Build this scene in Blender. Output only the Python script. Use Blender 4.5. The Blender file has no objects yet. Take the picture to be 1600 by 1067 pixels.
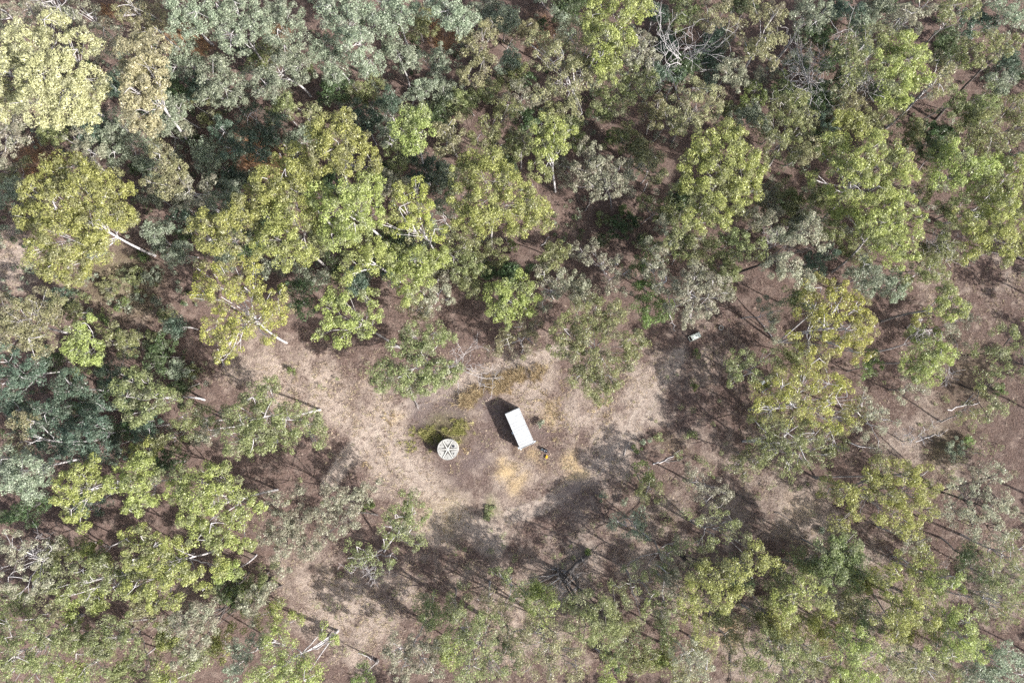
import bpy, bmesh, math, random
import numpy as np
from mathutils import Vector, Matrix

# ------------------------------------------------------------------ camera, sky, sun, exposure
SC = bpy.context.scene
COL = SC.collection
CAM_H = 113.0
TILT = math.radians(3.6)
FPX = 1067.0                                   # focal length in photo pixels (1600 wide)
SUN_EL = math.radians(35.0)
SUN_AZ = math.radians(-27.0)                   # direction towards the sun in the XY plane, from +X

cam_d = bpy.data.cameras.new('camera')
cam_d.lens = 24.0; cam_d.sensor_width = 36.0
cam_d.clip_start = 0.5; cam_d.clip_end = 3000
cam = bpy.data.objects.new('camera', cam_d); COL.objects.link(cam)
cam.location = (0, 0, CAM_H); cam.rotation_euler = (TILT, 0, 0)
SC.camera = cam

world = bpy.data.worlds.new('World'); SC.world = world; world.use_nodes = True
wn = world.node_tree; bg = wn.nodes['Background']
sky = wn.nodes.new('ShaderNodeTexSky'); sky.sky_type = 'NISHITA'; sky.sun_disc = False
sky.sun_elevation = SUN_EL
sky.sun_rotation = math.pi/2 - SUN_AZ
sky.air_density = 1.0; sky.dust_density = 3.0; sky.ozone_density = 0.5
hs = wn.nodes.new('ShaderNodeHueSaturation'); hs.inputs['Saturation'].default_value = .62
wn.links.new(sky.outputs[0], hs.inputs['Color']); wn.links.new(hs.outputs[0], bg.inputs[0]); bg.inputs[1].default_value = 0.118

sun_d = bpy.data.lights.new('sun', 'SUN'); sun_d.energy = 4.9; sun_d.angle = math.radians(0.55)
sun_d.color = (1.0, 0.955, 0.90)
sun = bpy.data.objects.new('sun', sun_d); COL.objects.link(sun)
sd = Vector((math.cos(SUN_EL)*math.cos(SUN_AZ), math.cos(SUN_EL)*math.sin(SUN_AZ), math.sin(SUN_EL)))
sun.rotation_euler = sd.to_track_quat('Z', 'Y').to_euler(); sun.location = sd*200

SC.view_settings.view_transform = 'Standard'; SC.view_settings.look = 'None'
SC.view_settings.gamma = 1.0; SC.view_settings.use_curve_mapping = False
SC.view_settings.exposure = 1.47
SC.cycles.max_bounces = 5; SC.cycles.diffuse_bounces = 4; SC.cycles.transmission_bounces = 4
SC.cycles.use_denoising = False

# ------------------------------------------------------------------ helpers
ct, st = math.cos(TILT), math.sin(TILT)
def at(px, py, z=0.0):
    """Point on the level z that lies under pixel px, py of the photograph (the layout survey)."""
    cx, cy, cz = (px-800)/FPX, -(py-533.5)/FPX, -1.0
    wy, wz = cy*ct - cz*st, cy*st + cz*ct
    t = (z-CAM_H)/wz
    return np.array((cx*t, wy*t, z)), t/FPX     # point, metres per pixel there
def to_px(x, y, z):
    dz = z-CAM_H
    cy = y*ct + dz*st; cz = -y*st + dz*ct
    return 800 + FPX*x/(-cz), 533.5 - FPX*cy/(-cz)

def new_mesh(name, verts, faces, k, attr=None, smooth=False):
    """verts (n,3), faces (m,k) arrays -> mesh"""
    me = bpy.data.meshes.new(name)
    n, m = len(verts), len(faces)
    me.vertices.add(n); me.vertices.foreach_set('co', np.asarray(verts, np.float32).ravel())
    me.loops.add(m*k); me.loops.foreach_set('vertex_index', np.asarray(faces, np.int32).ravel())
    me.polygons.add(m)
    me.polygons.foreach_set('loop_start', np.arange(0, m*k, k, dtype=np.int32))
    if smooth: me.polygons.foreach_set('use_smooth', np.ones(m, bool))
    if attr is not None:
        for an, av in attr.items():
            a = me.attributes.new(an, 'FLOAT', 'POINT'); a.data.foreach_set('value', np.asarray(av, np.float32))
    me.update(calc_edges=True)
    return me
def link(name, me, m, parent=None, loc=None):
    o = bpy.data.objects.new(name, me); COL.objects.link(o)
    if m is not None and not me.materials: me.materials.append(m)
    if parent: o.parent = parent
    if loc is not None: o.location = loc
    return o
def tag(o, label=None, cat=None, group=None, kind=None):
    if label: o['label'] = label
    if cat: o['category'] = cat
    if group: o['group'] = group
    if kind: o['kind'] = kind
    return o
def empty(name, loc, rz=0.0):
    o = bpy.data.objects.new(name, None); COL.objects.link(o)
    o.empty_display_size = 0.3
    o.location = loc; o.rotation_euler = (0, 0, rz); return o

class Tubes:
    def __init__(s): s.v = []; s.f = []; s.n = 0
    def add(s, pts, rad, sides=5, cap=True):
        pts = np.asarray(pts, float); K = len(pts); rad = np.asarray(rad, float)
        d = np.gradient(pts, axis=0); d /= np.linalg.norm(d, axis=1)[:, None]+1e-9
        ref = np.array((0.31, 0.82, 0.48)) if abs(d.mean(0)[1]) < 0.8 else np.array((0.9, 0.1, 0.4))
        u = np.cross(d, ref); u /= np.linalg.norm(u, axis=1)[:, None]+1e-9
        w = np.cross(d, u)
        a = np.arange(sides)*2*math.pi/sides
        ring = pts[:, None] + rad[:, None, None]*(np.cos(a)[None, :, None]*u[:, None]+np.sin(a)[None, :, None]*w[:, None])
        s.v.append(ring.reshape(-1, 3))
        i = np.arange(K-1)[:, None]*sides; j = np.arange(sides)[None]; j2 = (j+1) % sides
        q = np.stack([i+j, i+j2, i+sides+j2, i+sides+j], -1).reshape(-1, 4) + s.n
        s.f.append(q); s.n += K*sides
    def mesh(s, name):
        if not s.v: return None
        return new_mesh(name, np.concatenate(s.v), np.concatenate(s.f), 4, smooth=True)

def bez(p0, p1, p2, k):
    t = np.linspace(0, 1, k)[:, None]
    return (1-t)**2*p0 + 2*t*(1-t)*p1 + t*t*p2

# ------------------------------------------------------------------ materials
def nodes_of(m):
    m.use_nodes = True; nt = m.node_tree; nt.nodes.clear(); return nt, nt.nodes, nt.links
def mixrgb(nt, a, b, f):
    n = nt.nodes.new('ShaderNodeMix'); n.data_type = 'RGBA'
    for s, v in ((0, f), (6, a), (7, b)):
        if hasattr(v, 'is_linked') or isinstance(v, bpy.types.NodeSocket): nt.links.new(v, n.inputs[s])
        else: n.inputs[s].default_value = v if s == 0 else (*v[:3], 1)
    return n.outputs[2]
def noise(nt, scale, detail=3, vec=None, rough=0.55):
    n = nt.nodes.new('ShaderNodeTexNoise'); n.inputs['Scale'].default_value = scale
    n.inputs['Detail'].default_value = detail; n.inputs['Roughness'].default_value = rough
    if vec is not None: nt.links.new(vec, n.inputs['Vector'])
    return n.outputs['Fac']
def ramp(nt, fac, lo, hi):
    n = nt.nodes.new('ShaderNodeMapRange'); n.inputs['From Min'].default_value = lo; n.inputs['From Max'].default_value = hi
    nt.links.new(fac, n.inputs['Value']); return n.outputs[0]
def attrib(nt, name):
    n = nt.nodes.new('ShaderNodeAttribute'); n.attribute_name = name; return n.outputs['Fac']
def math_(nt, op, a, b):
    n = nt.nodes.new('ShaderNodeMath'); n.operation = op
    for i, v in enumerate((a, b)):
        if isinstance(v, bpy.types.NodeSocket): nt.links.new(v, n.inputs[i])
        else: n.inputs[i].default_value = v
    return n.outputs[0]
def objpos(nt):
    g = nt.nodes.new('ShaderNodeNewGeometry'); return g.outputs['Position']

def leaf_mat(name, c1, c2, c3, trans=0.47, gloss=0.025):
    """c1 common leaf colour, c2 young tips, c3 older or dusty leaves; v = per-leaf random, u = per-spray random"""
    m = bpy.data.materials.new(name); nt, N, L = nodes_of(m)
    v = attrib(nt, 'v'); u = attrib(nt, 'u')
    c = mixrgb(nt, c1, c2, ramp(nt, v, 0.35, 1.0))
    c = mixrgb(nt, c, c3, ramp(nt, u, 0.45, 1.0))
    oi = N.new('ShaderNodeObjectInfo')
    hs = N.new('ShaderNodeHueSaturation')
    L.new(ramp(nt, oi.outputs['Random'], -12.0, 13.0), hs.inputs['Hue'])
    L.new(math_(nt, 'MULTIPLY_ADD', oi.outputs['Random'], 0.25), hs.inputs['Value'])
    hs.inputs['Value'].links[0].from_node.inputs[2].default_value = 0.88
    L.new(c, hs.inputs['Color'])
    d = N.new('ShaderNodeBsdfDiffuse'); t = N.new('ShaderNodeBsdfTranslucent'); g = N.new('ShaderNodeBsdfGlossy')
    g.inputs['Roughness'].default_value = 0.45; g.inputs['Color'].default_value = (1, 1, 1, 1)
    L.new(hs.outputs[0], d.inputs[0]); L.new(hs.outputs[0], t.inputs[0])
    a = N.new('ShaderNodeMixShader'); a.inputs[0].default_value = trans; L.new(d.outputs[0], a.inputs[1]); L.new(t.outputs[0], a.inputs[2])
    b = N.new('ShaderNodeMixShader'); b.inputs[0].default_value = gloss; L.new(a.outputs[0], b.inputs[1]); L.new(g.outputs[0], b.inputs[2])
    o = N.new('ShaderNodeOutputMaterial'); L.new(b.outputs[0], o.inputs[0]); return m
def plain_mat(name, c1, c2, scale=3.0, rough=0.7, metal=0.0, bump=0.0, lo=0.35, hi=0.65, detail=4, spec=0.3):
    m = bpy.data.materials.new(name); nt, N, L = nodes_of(m)
    p = N.new('ShaderNodeBsdfPrincipled'); p.inputs['Roughness'].default_value = rough; p.inputs['Metallic'].default_value = metal
    p.inputs['Specular IOR Level'].default_value = spec
    tc = N.new('ShaderNodeTexCoord')
    f = noise(nt, scale, detail, tc.outputs['Object'])
    L.new(mixrgb(nt, c1, c2, ramp(nt, f, lo, hi)), p.inputs['Base Color'])
    if bump:
        b = N.new('ShaderNodeBump'); b.inputs['Distance'].default_value = bump; L.new(f, b.inputs['Height']); L.new(b.outputs[0], p.inputs['Normal'])
    o = N.new('ShaderNodeOutputMaterial'); L.new(p.outputs[0], o.inputs[0]); return m

LEAF = {
 'P': leaf_mat('sunlit_lime_leaves', (0.35, 0.345, 0.185), (0.56, 0.54, 0.34), (0.27, 0.265, 0.17)),  # lime leaves in strong sun, the brightness put into the colour
 'Y': leaf_mat('lime_yellow_leaves', (0.254, 0.288, 0.088), (0.418, 0.446, 0.169), (0.226, 0.237, 0.13)),
 'M': leaf_mat('mustard_leaves', (0.282, 0.299, 0.079), (0.463, 0.452, 0.136), (0.237, 0.226, 0.124)),
 'O': leaf_mat('olive_leaves', (0.186, 0.215, 0.09), (0.316, 0.345, 0.158), (0.203, 0.209, 0.13)),
 'K': leaf_mat('khaki_leaves', (0.226, 0.232, 0.124), (0.373, 0.362, 0.192), (0.215, 0.198, 0.136)),
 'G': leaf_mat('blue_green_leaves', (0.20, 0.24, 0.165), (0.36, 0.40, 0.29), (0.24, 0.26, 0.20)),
 'S': leaf_mat('silver_leaves', (0.256, 0.262, 0.186), (0.41, 0.41, 0.307), (0.243, 0.218, 0.166)),
 'T': leaf_mat('teal_leaves', (0.085, 0.13, 0.09), (0.15, 0.205, 0.15), (0.105, 0.125, 0.09)),
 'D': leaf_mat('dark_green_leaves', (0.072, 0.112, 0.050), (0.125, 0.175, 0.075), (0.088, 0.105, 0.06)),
 'L': leaf_mat('bright_green_leaves', (0.135, 0.195, 0.062), (0.235, 0.30, 0.10), (0.13, 0.155, 0.07)),
}
BARK = {
 'w': plain_mat('white_gum_bark', (.23, .22, .225), (.44, .42, .425), 1.2, .75, bump=.02),
 'g': plain_mat('grey_bark', (.13, .12, .12), (.29, .275, .27), 1.4, .85, bump=.03),
 'd': plain_mat('black_ironbark', (.035, .03, .03), (.09, .08, .075), 1.6, .9, bump=.03),
}
# ------------------------------------------------------------------ foliage and trees
def leaf_arrays(rng, centres, radii, per, size, flat=0.75, up=0.25, seed_u=None):
    """sprays of leaves on small rounded puffs: one slim triangle per leaf, turned roughly outward"""
    n = len(centres); tot = n*per
    d = rng.normal(size=(tot, 3)); d[:, 2] += up*1.6; d /= np.linalg.norm(d, axis=1)[:, None]
    rr = np.repeat(radii, per)*rng.uniform(0.42, 1.06, tot)**0.5
    c = np.repeat(centres, per, 0)
    off = d*rr[:, None]; off[:, 2] *= flat
    p = c + off
    nn = d*0.9 + rng.normal(size=(tot, 3))*0.55; nn /= np.linalg.norm(nn, axis=1)[:, None]
    a = rng.normal(size=(tot, 3)); a -= (a*nn).sum(1)[:, None]*nn; a /= np.linalg.norm(a, axis=1)[:, None]
    b = np.cross(nn, a)
    ln = size*rng.uniform(0.65, 1.35, tot)[:, None]; w = ln*rng.uniform(0.35, 0.62, tot)[:, None]
    V = np.stack([p-a*ln*.5-b*w*.5, p-a*ln*.35+b*w*.5, p+a*ln*.5], 1).reshape(-1, 3)
    F = np.arange(tot*3).reshape(-1, 3)
    v = np.repeat(rng.random(tot), 3); u = np.repeat(np.repeat(rng.random(n), per), 3)
    return V, F, {'v': v, 'u': u}

PARAM = {  # puffs per m2, leaves per puff, leaf size, puff radius, twig share, bark
 'P': (1.79, 89, 0.300, (.50, .90), .4, 'w'), 'Y': (1.95, 91, 0.282, (.50, .92), .3, 'w'), 'M': (1.48, 83, 0.264, (.45, .85), .8, 'w'),
 'O': (1.64, 81, 0.264, (.45, .85), .5, 'g'), 'K': (1.56, 74, 0.255, (.45, .80), .6, 'w'), 'G': (1.95, 78, 0.273, (.45, .85), .3, 'w'),
 'S': (1.55, 82, 0.264, (.40, .80), .8, 'w'), 'T': (1.95, 76, .27, (.45, .85), .2, 'w'), 'D': (1.95, 78, 0.273, (.5, .9), .1, 'g'), 'L': (1.87, 81, 0.264, (.45, .85), .2, 'g'),
}
COUNT = {'leaves': 0}
def tree(idx, kind, top, lobes, base, label, name='gum_tree', cat='tree', group=None, bark=None, dens=1.0, bare=0.0):
    rng = np.random.default_rng(1000+idx)
    ppm, per, size, (r0, r1), twig, bk = PARAM[kind]
    bark = bark or bk
    L = np.array(lobes, float)
    if base is None and L[:, 1].mean() < 640: top = top*.86
    airy = min(1, max(0, (L[:, 1].mean()-430)/250)) if L[:, 0].mean() > 420 else min(1, max(0, (L[:, 1].mean()-860)/100))*.4
    if name == 'gum_tree': dens = max(dens, .75) if dens >= .56 else dens
    if dens > 1.5: ppm *= .85
    grow_ = 1.22 if dens > 1.5 else 1.0
    if dens > 1.04: airy *= .25
    dens = dens*(1-.25*airy); twig = min(1, twig+.35*airy); rscale = 1.15+.30*airy; size = size*(1-.08*airy); ppm *= .82; per = int(per*1.03); r0 *= 1+.05*airy; r1 *= 1+.05*airy
    if L[:, 0].mean() > 980 and L[:, 1].mean() < 480: top *= 1.18
    if name == 'gum_tree' and L[:, 0].mean() > 650: top *= 1+.26*min(1, max(0, (L[:, 1].mean()-810)/80))
    w = L[:, 2]**2; cen = (L[:, :2]*w[:, None]).sum(0)/w.sum()
    R = max(20.0, np.sqrt(((L[:, :2]-cen)**2).sum(1)).max())
    cs, rs = [], []
    for x, y, r in L:
        dd = math.hypot(x-cen[0], y-cen[1])/(R+10)
        z = top*(1-0.20*dd*dd-rng.uniform(0, .07)) - r*.05
        p, s = at(x, y, z); cs.append(p); rs.append(r*s*rscale*grow_)
    cs = np.array(cs); rs = np.array(rs)
    ctr, _ = at(cen[0], cen[1], top*0.85)
    if base is None:
        b = ctr + np.array((rng.normal()*0.9, rng.normal()*0.9, 0)); b[2] = 0
    else: b, _ = at(base[0], base[1], 0)
    b[2] = -0.15
    # puffs: every lobe breaks into small rounded sprays, mostly on its outside
    P, PR, own = [], [], []
    for i, (c, r) in enumerate(zip(cs, rs)):
        n = max(4, int(ppm*dens*math.pi*r*r*rng.uniform(.9, 1.1)))
        d = rng.normal(size=(n, 3)); d[:, 2] = d[:, 2]*0.8+0.30; d /= np.linalg.norm(d, axis=1)[:, None]
        q = d*(r*rng.uniform(.35, 1.0, n)**.55)[:, None]; q[:, 2] *= .75
        P.append(c+q); PR.append(rng.uniform(r0, r1, n)*min(1, 0.55+r*.25)); own += [i]*n
    P = np.concatenate(P); PR = np.concatenate(PR); own = np.array(own)
    V, F, A = leaf_arrays(rng, P, PR, per, size)
    COUNT['leaves'] += len(F)
    root = empty(name, b); tag(root, label, cat, group)
    # skeleton
    T, B = Tubes(), Tubes()
    hgt = top; tr = (0.0085*hgt+0.02)*(1+.3*airy)
    fork = b + (ctr-b)*0.50; fork[2] = hgt*rng.uniform(.42, .52)
    mid = (b+fork)/2 + np.array((rng.normal()*.25, rng.normal()*.25, 0))
    pts = bez(b, mid, fork, 6); T.add(pts, np.linspace(tr*1.25, tr*.8, 6), 7)
    tip = ctr.copy(); tip[2] = hgt*.86
    lead = bez(fork, (fork+tip)/2+rng.normal(size=3)*.4, tip, 6); T.add(lead, np.linspace(tr*.78, tr*.25, 6), 6)
    if airy > .3 and name == 'gum_tree' and len(cs) > 6:      # several stems from one foot
        for i in rng.choice(len(cs), 2, replace=False):
            m = b+(cs[i]-b)*.5+np.array((rng.normal()*.5, rng.normal()*.5, 1.0))
            T.add(bez(b, m, cs[i], 7), np.linspace(tr*.85, tr*.22, 7), 6)
    for i, (c, r) in enumerate(zip(cs, rs)):
        k = rng.integers(0, 4); s0 = lead[k]
        e = c + np.array((0, 0, r*rng.uniform(.1, .75)))
        m = (s0+e)/2 + rng.normal(size=3)*.5; m[2] -= 0.10*np.linalg.norm(e-s0)
        limb = bez(s0, m, e, 7); limb[1:-1] += rng.normal(size=(5, 3))*.12
        r_b = tr*(.62-.06*k)
        B.add(limb, np.linspace(r_b, r_b*.30+.012, 7), 5)
        ids = np.nonzero(own == i)[0]
        ids = ids[rng.random(len(ids)) < (0.11+0.28*twig)*(1 if name == 'gum_tree' else .3)]
        for j in ids:
            s1 = limb[rng.integers(3, 7)]; e1 = P[j] + np.array((0, 0, PR[j]*rng.uniform(-.2, .9)))
            m1 = (s1+e1)/2 + rng.normal(size=3)*.22
            B.add(bez(s1, m1, e1, 4), np.array((.050, .042, .034, .018))*(0.9+.5*twig), 3)
    link('trunk', new_mesh_from(T, b), BARK[bark], root)
    link('limbs', new_mesh_from(B, b), BARK[bark], root)
    link('crown', new_mesh('crown', V-b, F, 3, A), LEAF[kind], root)
    return root
def new_mesh_from(T, b):
    return new_mesh('wood', np.concatenate(T.v)-b, np.concatenate(T.f), 4, smooth=True)

def bare_tree(idx, top, lobes, base, label, bark='w', thick=1.0, name='dead_tree'):
    rng = np.random.default_rng(7000+idx)
    b, _ = at(base[0], base[1], 0); b[2] = -.15
    cs = np.array([at(x, y, top*rng.uniform(.75, 1))[0] for x, y, r in lobes])
    rs = np.array([r*at(x, y, top)[1] for x, y, r in lobes])
    T, B = Tubes(), Tubes()
    ctr = cs.mean(0); fork = b+(ctr-b)*.42; fork[2] = top*.42
    tr = (.008*top+.03)*thick
    T.add(bez(b, (b+fork)/2+rng.normal(size=3)*.2, fork, 6), np.linspace(tr*1.2, tr*.8, 6), 7)
    def grow(p, d, ln, r, lev):
        k = 5; pts = [p]; q = p.copy(); dd = d/np.linalg.norm(d)
        for _ in range(k):
            dd = dd+rng.normal(size=3)*.24; dd[2] += .05; dd /= np.linalg.norm(dd); q = q+dd*ln/k; pts.append(q.copy())
        pts = np.array(pts); B.add(pts, np.linspace(r, max(.014, r*.4), k+1), 5 if lev == 0 else 4)
        if lev < 3:
            for j in range(2+(lev < 2)):
                s = pts[rng.integers(2, k+1)]; nd = dd+rng.normal(size=3)*.75; nd[2] += .12
                grow(s, nd, ln*rng.uniform(.45, .75), max(.02, r*.5), lev+1)
    for c, r in zip(cs, rs):
        d = c-fork; ln = np.linalg.norm(d)*.8+.2
        grow(fork, d, ln, tr*.5, 0)
        grow(fork+d*.35, d+rng.normal(size=3)*ln*.3, ln*.5, tr*.35, 1)
    root = empty(name, b); tag(root, label, 'dead tree')
    link('trunk', new_mesh_from(T, b), BARK[bark], root)
    link('limbs', new_mesh_from(B, b), BARK[bark], root)
    return root

def shrub(idx, kind, x, y, r, h, label, name='shrub', group=None):
    rng = np.random.default_rng(4000+idx)
    c, s = at(x, y, h*.6); R = r*s
    n = max(5, int(2.6*math.pi*R*R)); n = min(n, 80)
    d = rng.normal(size=(n, 3)); d[:, 2] = np.abs(d[:, 2]); d /= np.linalg.norm(d, axis=1)[:, None]
    wob = 0.7+.5*rng.random(n)
    P = c + d*np.array((R, R, h*.4))*(rng.uniform(.2, 1, n)**.5*wob)[:, None]
    b = c.copy(); b[2] = -.05
    V, F, A = leaf_arrays(rng, P, rng.uniform(.25, .6, n), 60, .24, .8, .3)
    COUNT['leaves'] += len(F)
    root = empty(name, b); tag(root, label, 'shrub', group)
    B = Tubes()
    for j in range(0, n, 2):
        B.add(bez(b, (b+P[j])/2+rng.normal(size=3)*.12, P[j], 4), (.045, .035, .03, .015), 3)
    link('stem', new_mesh_from(B, b), BARK['g'], root)
    link('foliage', new_mesh('foliage', V-b, F, 3, A), LEAF[kind], root)
    return root
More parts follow.
